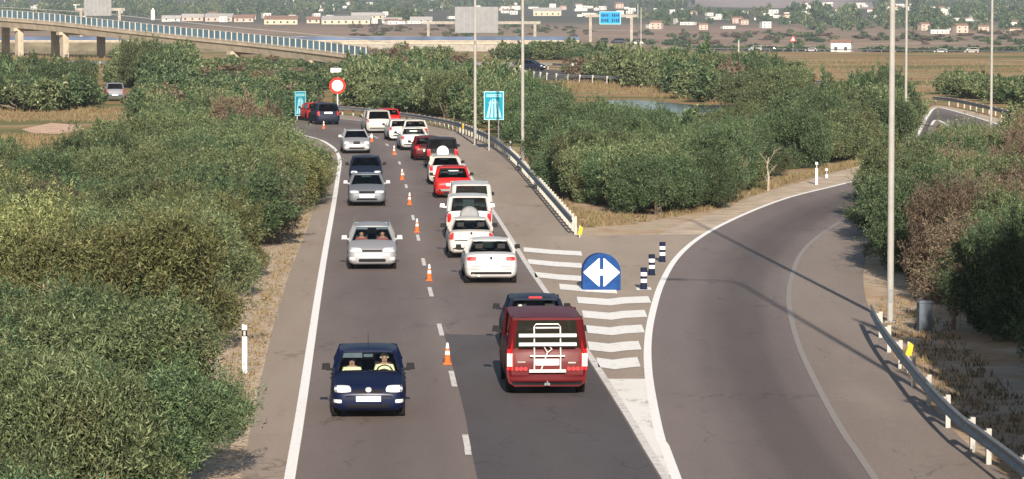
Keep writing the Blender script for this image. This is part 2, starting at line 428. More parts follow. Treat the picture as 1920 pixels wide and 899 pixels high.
# ------------------------------------------------------------------ terrain
def tz(x, y):
    """height of the land: a flat plain, a town on rising ground beyond it, then hills"""
    if y < 650: return 0.0
    pts = [(650, 0), (1000, -6.3), (1250, -8), (1500, -8), (1900, -5.4), (2600, .6), (3300, 7), (4000, 13.5), (4700, 20), (5600, 48), (7000, 130), (9000, 210)]
    for (a, za), (b, zb) in zip(pts, pts[1:]):
        if y <= b:
            t = (y-a)/(b-a); z = za+(zb-za)*t; break
    else: z = pts[-1][1]
    k = max(0, min(1, (y-1500)/2300))
    return z + k*2.2*math.sin(x*.004+1.1)*math.sin(y*.0031) + k*k*1.6*math.sin(x*.011+y*.002)
def grid_land(name, xs, ys, mat):
    vs_ = [(x, y, tz(x, y)) for y in ys for x in xs]; nx = len(xs)
    fs = [(j*nx+i, j*nx+i+1, (j+1)*nx+i+1, (j+1)*nx+i) for j in range(len(ys)-1) for i in range(nx-1)]
    mb = MB(); mb.v = [Vector(v) for v in vs_]; mb.f = [list(f) for f in fs]; mb.mi = [0]*len(fs)
    o = mb.build(name, mat, smooth=True); tag(o, kind='structure'); return o
xs = [-4500, -3000, -2000, -1500] + list(range(-1100, 1101, 55)) + [1500, 2000, 3000, 4500]
ys = [-300, 0, 60, 150, 300, 500, 580, 650, 720, 800, 900, 1000, 1120] + list(range(1250, 5200, 110))
ys.append(5200)
grid_land('ground', xs, ys, M['ground'])
ysh = list(range(5200, 9001, 200))
grid_land('hills', xs, ysh, M['ground'])

# ------------------------------------------------------------------ roads
EXT = 22
A_px = [(452, 899), (472, 790), (492, 700), (516, 600), (546, 505), (572, 440), (590, 385), (604, 325), (611, 300), (606, 285), (592, 273), (560, 262), (500, 254)]
B_px = [(543, 899), (556, 822), (569, 740), (583, 645), (598, 545), (612, 460), (625, 388), (634, 330), (637, 303), (631, 285), (617, 272), (594, 261), (545, 250), (480, 244)]
C_px = [(1249, 899), (1180, 785), (1100, 660), (1040, 572), (990, 500), (960, 452), (930, 405), (905, 368), (884, 335), (868, 308), (846, 284), (815, 262), (785, 248), (745, 238), (690, 229), (630, 223), (560, 219)]
D_px = [(1180, 520), (1130, 490), (1085, 447), (1040, 394), (1000, 347), (965, 308), (932, 281), (900, 264), (862, 249), (820, 239), (780, 232), (735, 226), (680, 219), (620, 215), (550, 212)]
E_px = [(1268, 899), (1240, 830), (1222, 745), (1215, 690), (1215, 640), (1223, 590), (1241, 532), (1272, 481), (1322, 440), (1400, 401), (1480, 371), (1560, 351), (1620, 335), (1660, 318), (1697, 288), (1724, 248), (1740, 218), (1757, 203), (1800, 212), (1862, 231), (1940, 258)]
F_px = [(1180, 520), (1200, 470), (1240, 438), (1320, 405), (1400, 374), (1480, 348), (1560, 326), (1622, 308), (1665, 290), (1700, 262), (1722, 230), (1738, 209), (1756, 198), (1805, 206), (1868, 222), (1945, 247)]
H_px = [(1640, 899), (1592, 830), (1543, 745), (1502, 660), (1484, 600), (1479, 555), (1486, 515), (1503, 475), (1540, 440), (1600, 402), (1660, 362), (1706, 318), (1730, 270), (1745, 238), (1755, 226), (1774, 234), (1790, 247), (1806, 266)]
I_px = [(1900, 905), (1850, 868), (1805, 828), (1762, 782), (1722, 733), (1690, 690), (1664, 652), (1640, 604), (1622, 560), (1618, 510), (1628, 455), (1655, 405), (1690, 365), (1722, 318), (1740, 280), (1752, 248), (1760, 234), (1772, 241), (1786, 253), (1800, 272)]
Ac, Bc, Cc = curve(A_px, 2, EXT), curve(B_px, 2, EXT), curve(C_px, 2, EXT)
Dc, Ec, Fc, Hc, Ic = curve(D_px, 2), curve(E_px, 2, EXT), curve(F_px, 2), curve(H_px, 2, EXT), curve(I_px, 2, EXT)
def sheet(name, A, B, z, mat, n=120):
    a, b = resample(A, n), resample(B, n); me = bpy.data.meshes.new(name); k = 9
    V = [(p.x+(q.x-p.x)*j/(k-1), p.y+(q.y-p.y)*j/(k-1), z) for p, q in zip(a, b) for j in range(k)]
    F = [(i*k+j, i*k+j+1, (i+1)*k+j+1, (i+1)*k+j) for i in range(n-1) for j in range(k-1)]
    me.from_pydata(V, [], F); uv = me.uv_layers.new(name='across')
    for lp in me.loops: uv.data[lp.index].uv = ((lp.vertex_index % k)/(k-1), (lp.vertex_index//k)/n)
    me.materials.append(mat); me.update(); o = bpy.data.objects.new(name, me); col.objects.link(o); tag(o, kind='structure'); return o
sheet('gravel_verge', offset(Ac, -2.6), offset(Ac, .1), .004, M['gravel'])
sheet('left_shoulder', Ac, offset(Bc, .05), .008, M['shoulder'])
road = sheet('main_road', Bc, Cc, .012, M['road'], 160)
# right shoulder + gore between the two carriageways
Cn = [p for p in Cc if p.y > G(1180, 520).y-4]
sheet('right_shoulder', offset(Cn, -.05), Dc, .008, M['shoulder'])
gore_C = [p for p in Cc if p.y <= G(0, 440).y]; gore_E = [p for p in Ec if p.y <= G(0, 440).y and p.x < 9]
sheet('gore_pavement', offset(gore_C, -.05), offset(gore_E, .05), .010, M['gore'])
sheet('ramp_verge', [p for p in Ec if p.y > G(0, 520).y], Fc, .006, M['sand'])
sheet('exit_ramp', Ec, Ic, .012, M['ramp'], 160)
sheet('ramp_shoulder', Hc, offset(Ic, .02), .016, M['rampsh'], 140)
# newer darker asphalt in the right lane
pl = curve([(895, 899), (872, 780), (852, 700), (833, 628)], 2, EXT); pr = [p for p in offset(Cc, -.12) if p.y <= G(0, 628).y]
sheet('asphalt_patch', pl, pr, .016, M['patch'], 40)
def ribbon(P, w_, z, mb=None):
    mb = mb or MB(); mb.strip(offset(P, -w_/2), offset(P, w_/2), z); return mb
def part(mb, name, mat, parent): return mb.build(name, mat, parent)
Bl = [p for p in Bc if p.y < 275]
part(ribbon(Bl, .21, .022), 'edge_line', M['line'], road)
part(ribbon(offset(Cc, 0), .17, .022), 'edge_line', M['dash'], road)
ramp_o = bpy.data.objects['exit_ramp']
part(ribbon(Ec, .20, .022), 'edge_line', M['line'], ramp_o)
part(ribbon([p for p in Hc if p.y < 262], .15, .022), 'edge_line', M['faint'], ramp_o)
part(ribbon([p for p in Hc if p.y > 255], .20, .026), 'edge_line', M['line'], ramp_o)
# dashed lane line
K_px = [(887, 899), (875, 832), (847, 703), (823, 609), (805, 540), (793, 487), (783, 443), (774, 407), (763, 357), (757, 331), (746, 299), (735, 282), (716, 265), (690, 252), (650, 243), (607, 238)]
Kc = curve(K_px, 1, EXT); ka = arc(Kc); mb = MB()
i0 = min(range(len(Kc)), key=lambda i: abs(Kc[i].y-68.9)); s0 = ka[i0]
s_ = s0 - 12.6*3
while s_ < ka[-1]-4:
    seg = [at_len(Kc, ka, s_+3.5*t/5)[0] for t in range(6)] if s_ > 0 else None
    if seg: ribbon(seg, .13, .026, mb)
    s_ += 12.6
part(mb, 'lane_dashes', M['dash'], road)
# gore chevrons
gore = bpy.data.objects['gore_pavement']; mb = MB()
def bent(pts, h):
    q = [G(*p) for p in pts]
    mb.strip([p+Vector((0, h, 0)) for p in q], q, .022)
for x0, x1, y in ((1084, 1221, 570), (1094, 1214, 597), (1102, 1209, 626), (1105, 1203, 658), (1122, 1201, 690)):
    bent([(x0, y), ((x0+x1)/2-8, y+4.5), ((x0+x1)/2+18, y+1), (x1, y-1)], 2.3)
for x0, x1, y in ((982, 1092, 475), (990, 1092, 498), (1003, 1094, 523), (1050, 1158, 546)):
    bent([(x0, y-2), ((x0+x1)/2, y+3), (x1, y+6)], 2.2)
bent([(1194, 546), (1222, 545)], 1.0)
part(mb, 'chevrons', M['hatch'], gore)
mb = MB(); l_ = [G(*p) for p in ((1139, 712), (1160, 752), (1190, 800), (1222, 852), (1247, 893))]; r_ = [G(*p) for p in ((1213, 712), (1217, 745), (1230, 800), (1245, 845), (1262, 893))]
mb.strip(l_, r_, .018); part(mb, 'solid_tip', M['cracked'], gore)
# pond and grassy flat
def flat(name, pxs, z, mat):
    P = [G(*p) for p in pxs]; mb = MB(); mb.v = [Vector((p.x, p.y, z)) for p in P]; mb.f = [list(range(len(P)))]; mb.mi = [0]
    o = mb.build(name, mat); tag(o, kind='structure'); return o
flat('pond', [(1120, 193), (1150, 188), (1200, 188), (1290, 196), (1400, 205), (1500, 216), (1520, 238), (1440, 246), (1330, 240), (1200, 232), (1080, 212)], .010, M['water'])
flat('dirt_track', [(40, 243), (95, 231), (140, 234), (160, 243), (110, 252), (60, 250)], .008, M['sandp'])
flat('dirt_patch', [(60, 256), (120, 258), (168, 256), (172, 278), (130, 292), (70, 284), (44, 268)], .006, M['orange_dirt'])

# far motorway, its slip road and the road across the plain
def road3(name, pts, wid, mat, h=0):
    P = [Vector(p) for p in pts]; P = catmull(P, 12)
    L_, R_ = offset(P, -wid/2), offset(P, wid/2)
    o = MB().strip([Vector((p.x, p.y, p.z)) for p in L_], [Vector((p.x, p.y, p.z)) for p in R_]).build(name, mat); tag(o, kind='structure'); return P
MID = [GY(820, 139, 447), GY(905, 130, 470), GY(970, 130, 476), GY(1040, 139, 446), GY(1110, 150, 410)]
for p in MID: p.z = .02
mid_road = road3('slip_road', [(-60, 500, .02)]+[tuple(p) for p in MID]+[(30, 360, .02)], 8, M['patch'])
def on_plain(px, d=0.0, up=.3):
    """a spot along the road over the far plain, d metres beyond it"""
    Y = 1310-(px-1085)*.26+d; return Vector(((px-960)/FPX*Y, Y, tz(0, Y)+up))
FAR = [on_plain(q) for q in (1085, 1200, 1300, 1450, 1600, 1760, 1930, 2300)]
far_road = road3('plain_road', [tuple(p) for p in FAR], 9, M['road'])

# ------------------------------------------------------------------ guardrails
def guardrail(label, P, post_step, h=.72, loc0=None, posts=True, face=-1, blocks=True):
    """P: base line of the posts; the beam hangs on the side 'face' of them"""
    a = arc(P); o0 = P[0]
    root = empty('guardrail', o0)
    prof = [(0, .31), (.035, .27), (.035, .23), (-.02, .17), (-.02, .14), (.035, .08), (.035, .04), (0, 0)]
    mb = MB(); N = max(2, int(a[-1]/1.5)); Q = resample(P, N); nb = len(prof)
    for i, p in enumerate(Q):
        t = (Q[min(i+1, N-1)]-Q[max(i-1, 0)]).normalized(); s_ = Vector((t.y, -t.x, 0))*face
        for dx, dz in prof: mb.v.append(p-o0+s_*(.16+dx)+Vector((0, 0, h-.31+dz)))
        for dx, dz in prof: mb.v.append(p-o0+s_*(.15+dx)+Vector((0, 0, h-.31+dz)))
    m2 = 2*nb
    for i in range(N-1):
        for k in range(nb-1):
            mb.quad_faces(i*m2, [(k, k+1, m2+k+1, m2+k), (nb+k+1, nb+k, m2+nb+k, m2+nb+k+1)])
        mb.quad_faces(i*m2, [(0, m2, m2+nb, nb), (nb-1, nb+nb-1, m2+nb+nb-1, m2+nb-1)])
    mb.build('beam', M['galv'], root, smooth=True)
    if posts:
        proto = None; s_ = .3; cnt = 0
        while s_ < a[-1] and cnt < 99:
            p, t = at_len(P, a, s_)
            if proto is None:
                pm = MB().box((0, 0, h/2), (.10, .12, h)).box((.09, 0, h-.16), (.10, .12, .24))
                proto = pm.build('post', M['postw'], root); q = proto
            else: q = proto.copy(); col.objects.link(q); q.parent = root
            q.location = p-o0; q.rotation_euler = (0, 0, math.atan2(t.y, t.x)+(-math.pi/2 if face > 0 else math.pi/2))
            s_ += post_step; cnt += 1
    tag(root, label, 'guardrail'); return root
G1 = [p for p in Dc if p.y > G(1085, 444).y and p.y < 285]
guardrail('long galvanised guardrail curving along the main road shoulder behind the queue', G1, 2.0, face=-1)
I2 = [p for p in Ic if p.y < G(1640, 604).y and p.y > 45]
guardrail('galvanised guardrail along the right edge of the exit ramp in the foreground', offset(I2, -.05), 4.0, face=-1)
G3 = curve([(1752, 196), (1790, 200), (1835, 210), (1872, 219), (1900, 227)], 2)
guardrail('guardrail on the far bend of the exit ramp before dark shrubs', G3, 4.0, face=1)
guardrail('guardrail beyond the slip road with the dark car on it', offset(mid_road, -5.2), 4.0, face=1, h=.9)
guardrail('guardrail on the near side of the slip road behind the small rear sign', offset(mid_road, 5.2), 4.0, face=-1, h=.9)
guardrail('thin distant guardrail along the road across the brown plain', offset(far_road, 5.5), 8.0, face=1, h=1.0)

# ------------------------------------------------------------------ vegetation
import numpy as np
def crown_arrays(seed, nleaf, lw, ll, lobes=26):
    """leaf blades gathered round many uneven lobes; unit radius, unit height"""
    rg = np.random.default_rng(seed)
    cs, rs = [], []
    for i in range(lobes):
        th = rg.uniform(0, 2*np.pi); u = rg.uniform(.0, 1.0); rr = rg.uniform(.35, .80)
        z = .12 + .66*u**.8
        rad = rr*np.sqrt(max(.05, 1-((z-.30)/.72)**2))
        cs.append((rad*np.cos(th), rad*np.sin(th), z)); rs.append(rg.uniform(.09, .30)**1.0)
    cs.append((0, 0, .40)); rs.append(.34)
    cs = np.array(cs); rs = np.array(rs)
    pr = rs**1.8*rg.uniform(.55, 1.3, len(rs)); pr = pr/pr.sum()
    k = rg.choice(len(cs), nleaf, p=pr)
    d = rg.normal(size=(nleaf, 3)); d[:, 2] = d[:, 2]*.9+.2; d /= np.linalg.norm(d, axis=1)[:, None]
    r = rs[k]*(rg.uniform(.45, 1.06, nleaf)**.6)
    sx = rg.random(nleaf) < .08; r[sx] *= rg.uniform(1.0, 1.3, sx.sum())
    pos = cs[k]+d*r[:, None]*np.array([1, 1, .8])
    ns = int(nleaf*.20); nsh = max(8, nleaf//260)           # ragged shoots standing out of the lobes
    sk = rg.choice(len(cs), nsh, p=pr); sdv = rg.normal(size=(nsh, 3)); sdv[:, 2] = np.abs(sdv[:, 2])*.8+.15; sdv /= np.linalg.norm(sdv, axis=1)[:, None]
    s0 = cs[sk]+sdv*rs[sk][:, None]*np.array([1, 1, .8])*.8; slen = rg.uniform(.10, .34, nsh)
    wh = rg.integers(0, nsh, ns); tt = rg.uniform(0, 1, ns)
    pos[:ns] = s0[wh]+sdv[wh]*(slen[wh]*tt)[:, None]+rg.normal(size=(ns, 3))*.022; d[:ns] = sdv[wh]
    sc = np.array([1/np.quantile(np.hypot(pos[:, 0], pos[:, 1]), .985)]*2+[1/np.quantile(pos[:, 2], .985)])
    pos *= sc; cs = cs*sc; pos[:, 2] = np.clip(pos[:, 2], .02, None)
    ax = d*.45 + rg.normal(size=(nleaf, 3))*.65 + np.array([0, 0, .10]); ax /= np.linalg.norm(ax, axis=1)[:, None]
    sd_ = np.cross(ax, rg.normal(size=(nleaf, 3))); sd_ /= np.linalg.norm(sd_, axis=1)[:, None]
    L_ = ll*rg.uniform(.6, 1.35, nleaf)[:, None]; W_ = lw*rg.uniform(.6, 1.3, nleaf)[:, None]
    a = pos-sd_*W_*.5; b = pos+sd_*W_*.5; tip = pos+ax*L_
    c = tip+sd_*W_*.2; e = tip-sd_*W_*.2
    V = np.stack([a, b, c, e], 1)[rg.permutation(nleaf)]
    return V.reshape(-1, 3), cs
def quads_mesh(name, V, mi=None):
    me = bpy.data.meshes.new(name); n4 = len(V); nq = n4//4
    me.vertices.add(n4); me.vertices.foreach_set('co', np.ascontiguousarray(V, dtype=np.float32).ravel())
    me.loops.add(n4); me.loops.foreach_set('vertex_index', np.arange(n4, dtype=np.int32))
    me.polygons.add(nq); me.polygons.foreach_set('loop_start', np.arange(0, n4, 4, dtype=np.int32))
    me.polygons.foreach_set('loop_total', np.full(nq, 4, dtype=np.int32))
    if mi is not None: me.polygons.foreach_set('material_index', mi)
    me.update(calc_edges=True); return me
def trunk_mesh(cs, seed, n=6):
    rg = random.Random(seed); mb = MB(); ends = rg.sample(range(len(cs)), n)
    for e in ends:
        c = Vector(cs[e]); b = Vector((rg.uniform(-.07, .07), rg.uniform(-.07, .07), -.02))
        m_ = b.lerp(c, .5)+Vector((rg.uniform(-.08, .08), rg.uniform(-.08, .08), -.05))
        mb.tube([b, b.lerp(m_, .5)+Vector((0, 0, .04)), m_, c], [.035, .028, .02, .008], 6)
    o = mb.build('trunk', M['bark']); me = o.data; bpy.data.objects.remove(o); return me
LOD, ARR = {}, {}
def make_lod(key, nvar, nleaf, lw, ll, lobes):
    LOD[key] = []; ARR[key] = []
    for i in range(nvar):
        V, cs = crown_arrays(sum(map(ord, key))*17+i, nleaf, lw, ll, lobes)
        me = quads_mesh('crown', V); me.materials.append(LEAF['olive']); LOD[key].append((me, trunk_mesh(cs, i))); ARR[key].append(V)
make_lod('near', 5, 90000, .0108, .034, 44)
make_lod('mid', 5, 56000, .013, .036, 40)
make_lod('far', 5, 30000, .018, .042, 34)
make_lod('town', 4, 500, .16, .26, 14)
make_lod('under', 4, 3600, .055, .10, 24)
def shrub(loc, r, h, kind, lod, label, cat, group, name='shrub', trunk=True, rz=None):
    root = empty(name, loc, rnd.uniform(0, 6.28) if rz is None else rz)
    me, tr = rnd.choice(LOD[lod])
    c = bpy.data.objects.new('crown', me); col.objects.link(c); c.parent = root; c.scale = (r, r*rnd.uniform(.85, 1.15), h)
    c.material_slots[0].link = 'OBJECT'; c.material_slots[0].material = LEAF[kind]
    if trunk:
        t = bpy.data.objects.new('trunk', tr); col.objects.link(t); t.parent = root; t.scale = c.scale
    tag(root, label, cat, group); return root
def lodfor(y): return 'near' if y < 118 else ('mid' if y < 200 else 'far')
def leaf_mass(name, items, lod, label, cat):
    """items: (x, y, z, r, h, kind) merged into one uncountable mass"""
    Vs, mi = [], []; kinds = ['olive', 'green', 'yellow', 'brown']
    for x, y, z, r, h, kd in items:
        V = rnd.choice(ARR[lod]); a = rnd.uniform(0, 6.28); c_, s_ = math.cos(a), math.sin(a)
        W = np.empty_like(V); W[:, 0] = (V[:, 0]*c_-V[:, 1]*s_)*r+x; W[:, 1] = (V[:, 0]*s_+V[:, 1]*c_)*r+y; W[:, 2] = V[:, 2]*h+z
        Vs.append(W); mi.append(np.full(len(V)//4, kinds.index(kd), dtype=np.int32))
    me = quads_mesh(name, np.concatenate(Vs), np.concatenate(mi))
    for k in kinds: me.materials.append(LEAF[k])
    o = bpy.data.objects.new(name, me); col.objects.link(o); tag(o, label, cat, None, 'stuff'); return o
placed, cands = [], []
def fill(pxpoly, spacing, rr, hh, kinds, zone, world=None):
    P = world or [G(*p) for p in pxpoly]
    x0, x1 = min(p.x for p in P), max(p.x for p in P); y0, y1 = min(p.y for p in P), max(p.y for p in P)
    tries = int((x1-x0)*(y1-y0)/spacing**2*16)+60; n = 0
    for _ in range(tries):
        x, y = rnd.uniform(x0, x1), rnd.uniform(y0, y1)
        if not inside((x, y), P): continue
        if any((x-a)**2+(y-b)**2 < spacing**2 for a, b in placed): continue
        placed.append((x, y)); n += 1
        hk = kinds(x, y) if callable(kinds) else rnd.choice(kinds)
        s_ = rnd.uniform(.82, 1.18)
        low = .80 if 1240 < pxof(x, y) < 1345 and 185 < y < 240 else .38 if 505 < pxof(x, y) < 600 and 180 < y < 268 else 1.0
        cands.append((x, y, rnd.uniform(*rr)*s_*(.75 if low < 1 else 1), rnd.uniform(*hh)*rnd.uniform(.76, 1.2)*low, hk, zone))
    return n
counts = {}
def W(*pts): return [Vector((x, y, 0)) for x, y in pts]
def pxof(x, y): return 960+x/y*FPX
def kl(x, y):
    u = rnd.random(); px = pxof(x, y)
    if y < 78: return 'olive' if u < .55 else ('green' if u < .85 else 'yellow')
    if y < 118 and px < 400: return 'yellow' if u < .45 else 'olive'
    if y < 160: return 'olive' if u < .55 else ('green' if u < .82 else ('yellow' if u < .93 else 'brown'))
    return 'green' if u < .5 else ('olive' if u < .95 else 'brown')
# left thicket: near, middle, far
for x, y, r, h, hk in ((-7.0, 64.0, 1.9, 2.2, 'green'), (-7.9, 69.8, 2.5, 2.75, 'olive'), (-11.7, 68.5, 2.7, 2.5, 'green'), (-8.6, 75.0, 2.1, 2.6, 'green'), (-12.0, 75.5, 2.6, 2.5, 'olive'), (-13.6, 83, 2.4, 2.3, 'green'), (-10.7, 81.0, 1.9, 2.0, 'olive'),
                       (-10.0, 88.6, 3.0, 3.35, 'yellow'), (-13.9, 90.5, 2.7, 3.1, 'yellow'), (-10.4, 95.6, 2.5, 3.0, 'olive'), (-13.8, 97.5, 2.9, 3.3, 'yellow'), (-10.0, 101.2, 2.2, 2.7, 'olive'), (-16.4, 103, 2.6, 3.0, 'olive')):
    placed.append((x, y)); cands.append((x, y, r, h, hk, 'among the big rounded ones at the lower left'))
counts['L1'] = fill(None, 2.5, (2.0, 2.6), (2.2, 2.9), kl, 'at the bottom left edge', W((-12, 44), (-7.2, 44), (-7.6, 65), (-12, 65)))
counts['L2'] = fill(None, 3.0, (2.1, 2.75), (2.1, 2.9), kl, 'in the thicket left of the main road',
    W((-17.5, 106), (-9.9, 106), (-9.9, 112), (-9.5, 126), (-10.0, 145), (-10.9, 165), (-12.1, 185), (-13.6, 205), (-15.4, 224), (-20, 226), (-18.5, 180), (-19, 150), (-21.5, 142), (-22, 135)))
counts['L2b'] = fill(None, 2.6, (1.4, 1.9), (.9, 1.3), kl, 'low by the brown clearing',
    W((-21.5, 142), (-19, 150), (-19, 178), (-21, 186), (-22.5, 165)))
counts['L3'] = fill(None, 3.4, (2.0, 2.7), (1.5, 2.1), kl, 'left of the far bend',
    W((-17.3, 232), (-21, 228), (-23.5, 234), (-27, 262), (-32, 306), (-36, 345), (-22, 352), (-17.5, 290), (-17.5, 272), (-19.5, 262), (-21, 250), (-18.5, 243)))
counts['L4'] = fill([(62, 210), (138, 208), (140, 186), (110, 178), (20, 174), (-40, 178), (-40, 200)], 3.4, (2.2, 3.0), (2.8, 3.6), ['green', 'green', 'olive'], 'at the far left under the viaduct')
counts['L5'] = fill([(-40, 348), (10, 352), (18, 330), (-5, 304), (-40, 304)], 2.3, (1.5, 2.0), (1.3, 1.8), ['green', 'olive'], 'at the left edge below the clearing')
counts['L6'] = fill([(165, 285), (215, 285), (212, 270), (172, 270)], 2.4, (1.2, 1.6), (1.3, 1.6), ['olive'], 'standing alone in the clearing')
counts['L7'] = fill([(250, 168), (335, 170), (350, 150), (240, 146)], 3.2, (2.4, 3.1), (3.2, 4.2), ['green', 'olive'], 'before the viaduct piers')
counts['L8'] = fill([(360, 166), (560, 176), (600, 168), (620, 140), (480, 128), (370, 140)], 4.0, (2.2, 3.0), (1.2, 2.0), ['green', 'olive', 'brown'], 'along the foot of the viaduct')
# between the two roads
counts['M1'] = fill(None, 2.5, (1.8, 2.4), (2.1, 2.9), ['green', 'green', 'olive'], 'in the wedge between main road and ramp',
    W(*[(p.x, p.y) for p in [G(1046, 338), G(1085, 374), G(1150, 394), G(1225, 405), G(1300, 395), G(1350, 372), G(1405, 345), G(1425, 305), G(1330, 300), G(1200, 298), G(1100, 298), G(1055, 305)]]))
counts['M1b'] = fill([(1050, 300), (1420, 300), (1430, 280), (1330, 268), (1200, 266), (1060, 270)], 2.7, (1.8, 2.3), (2.2, 2.8), ['green', 'olive'], 'at the back of the wedge before the pond')
counts['M2'] = fill([(1475, 318), (1540, 306), (1610, 288), (1650, 270), (1680, 240), (1695, 225), (1640, 214), (1570, 225), (1530, 250), (1490, 280)], 3.1, (1.9, 2.7), (2.3, 3.4), ['green', 'olive', 'green'], 'on the left verge of the ramp')
counts['M3'] = fill([(1100, 150), (1160, 160), (1240, 168), (1300, 186), (1400, 202), (1470, 212), (1500, 192), (1440, 166), (1300, 150), (1130, 141)], 4.5, (2.1, 3.1), (2.3, 3.6), ['green', 'olive', 'olive', 'brown'], 'on the bank behind the pond')
counts['Q'] = fill([(660, 196), (700, 205), (760, 213), (810, 219), (868, 226), (915, 236), (960, 250), (1035, 292), (1040, 270), (1010, 225), (960, 195), (880, 178), (780, 172), (670, 174)], 3.2, (1.9, 2.6), (2.1, 3.3), ['green', 'olive', 'olive'], 'behind the guardrail and blue sign')
counts['Rr'] = fill([(700, 158), (850, 160), (880, 148), (830, 127), (740, 122)], 4.2, (2.2, 3.0), (1.9, 2.9), ['olive', 'green', 'brown'], 'beside the right end of the viaduct')
counts['S'] = fill([(940, 112), (1080, 114), (1100, 107), (1000, 103), (945, 105)], 4.5, (2.2, 3.2), (1.8, 2.8), ['green', 'olive'], 'before the motorway bridge')
counts['T'] = fill([(1090, 140), (1480, 146), (1460, 128), (1300, 118), (1090, 116)], 8.5, (2.0, 3.4), (1.0, 1.9), ['green', 'olive', 'brown'], 'on the plain beyond the pond')
# right of the ramp
def kr(x, y):
    px = pxof(x, y); u = rnd.random()
    if px > 1790 and 95 < y < 190: return 'brown' if u < .5 else 'olive'
    return 'green' if u < .6 else 'olive'
counts['R1'] = fill(None, 2.4, (1.8, 2.4), (2.3, 2.9), kr, 'right of the exit ramp',
    W((17.4, 158), (15.8, 142), (14.4, 127), (13.7, 116), (13.6, 108), (14.2, 104), (24, 104), (34, 140), (30, 170), (22, 172)))
counts['R1b'] = fill(None, 2.2, (1.8, 2.3), (2.4, 3.0), ['green', 'green', 'olive'], 'in the right foreground',
    W((14.2, 104), (14.0, 97), (13.7, 88), (13.6, 79), (17, 74), (24, 104)))
counts['R0'] = fill(None, 1.5, (1.6, 2.0), (6.4, 8.0), ['green', 'olive'], 'in the right foreground',
    W((13.6, 80), (12.1, 62), (11.4, 50), (17, 50), (18, 80)))
counts['R2'] = fill([(1770, 178), (1960, 205), (1960, 190), (1830, 170), (1775, 170)], 3.2, (1.6, 2.2), (1.5, 2.1), ['green', 'olive'], 'behind the guardrail of the far bend')
counts['R3'] = fill([(1905, 266), (1960, 285), (1990, 266), (1930, 252)], 2.8, (1.6, 2.2), (1.4, 1.9), ['olive', 'brown'], 'at the right edge beside the bend')
print('SHRUBS', counts, sum(counts.values()))
cands.sort(key=lambda c: -(c[2]*c[3]/c[1]**2)*(1 if -200 < pxof(c[0], c[1]) < 2120 else 0))
WORD = {'olive': 'olive green', 'green': 'dark green', 'yellow': 'yellow-green', 'brown': 'dry brown'}
for x, y, r, h, hk, zone in cands[:292]:
    shrub((x, y, 0), r, h, hk, lodfor(y), f'{WORD[hk]} leafy shrub {zone}', 'shrub', f'{WORD[hk]} shrubs {zone}')
leaf_mass('undergrowth', [(x, y, 0, r, h, hk) for x, y, r, h, hk, zone in cands[292:]], 'under' , 'green and olive scrub filling the ground far behind the nearer shrubs', 'scrub')

# dry grass and litter along the verges: far too many to count
def grass(name, regions, label, mat):
    rg = random.Random(5); vs_, fs = [], []
    for poly, n, hmin, hmax in regions:
        P = [G(*p) for p in poly]; x0, x1 = min(p.x for p in P), max(p.x for p in P); y0, y1 = min(p.y for p in P), max(p.y for p in P)
        k = 0; t = 0
        while k < n and t < n*20:
            t += 1; x, y = rg.uniform(x0, x1), rg.uniform(y0, y1)
            if not inside((x, y), P): continue
            k += 1; h = rg.uniform(hmin, hmax)
            for b in range(4):
                a = rg.uniform(0, 6.28); w_ = .012+h*.05; lx, ly = rg.gauss(0, .35)*h, rg.gauss(0, .35)*h
                dx, dy = math.cos(a)*w_, math.sin(a)*w_; ox, oy = rg.uniform(-.12, .12), rg.uniform(-.12, .12)
                i = len(vs_); vs_ += [(x+ox-dx, y+oy-dy, 0), (x+ox+dx, y+oy+dy, 0), (x+ox+lx, y+oy+ly, h*rg.uniform(.7, 1.1))]; fs.append([i, i+1, i+2])
    mb = MB(); mb.v = vs_; mb.f = fs; mb.mi = [0]*len(fs)
    o = mb.build(name, mat); tag(o, label, 'grass', None, 'stuff'); return o
def straw(name, stops):
    m, n, l, p = newmat(name); ge = n.new('ShaderNodeNewGeometry')
    l.new(ramp_out(n, l, ge.outputs['Random Per Island'], stops), p.inputs['Base Color']); p.inputs['Roughness'].default_value = .8; return m
grass('dry_grass', [
    ([(395, 800), (455, 800), (540, 510), (585, 400), (560, 400), (470, 600), (420, 690)], 550, .05, .18),
    ([(1000, 320), (1085, 430), (1190, 420), (1320, 398), (1500, 338), (1640, 305), (1640, 295), (1400, 350), (1230, 410), (1080, 395)], 2200, .06, .28),
    ([(1640, 560), (1700, 700), (1830, 830), (1920, 900), (1920, 760), (1780, 610), (1680, 560)], 500, .05, .22),
    ([(0, 290), (170, 290), (240, 240), (225, 235), (150, 254), (0, 254)], 900, .12, .4), ([(0, 230), (60, 228), (230, 230), (225, 205), (0, 195)], 900, .12, .4),
    ([(1040, 172), (1180, 178), (1500, 215), (1510, 160), (1050, 152)], 3500, .15, .5),
    ([(1260, 140), (1960, 190), (1960, 120), (1260, 110)], 1800, .2, .6),
    ([(0, 130), (300, 140), (350, 110), (0, 105)], 1500, .25, .7)],
    'dry straw-coloured grass and weeds on the verges and plain', straw('dry_straw', [(0, (.09, .058, .028)), (.4, (.19, .125, .062)), (.7, (.145, .115, .048)), (1, (.075, .08, .030))]))

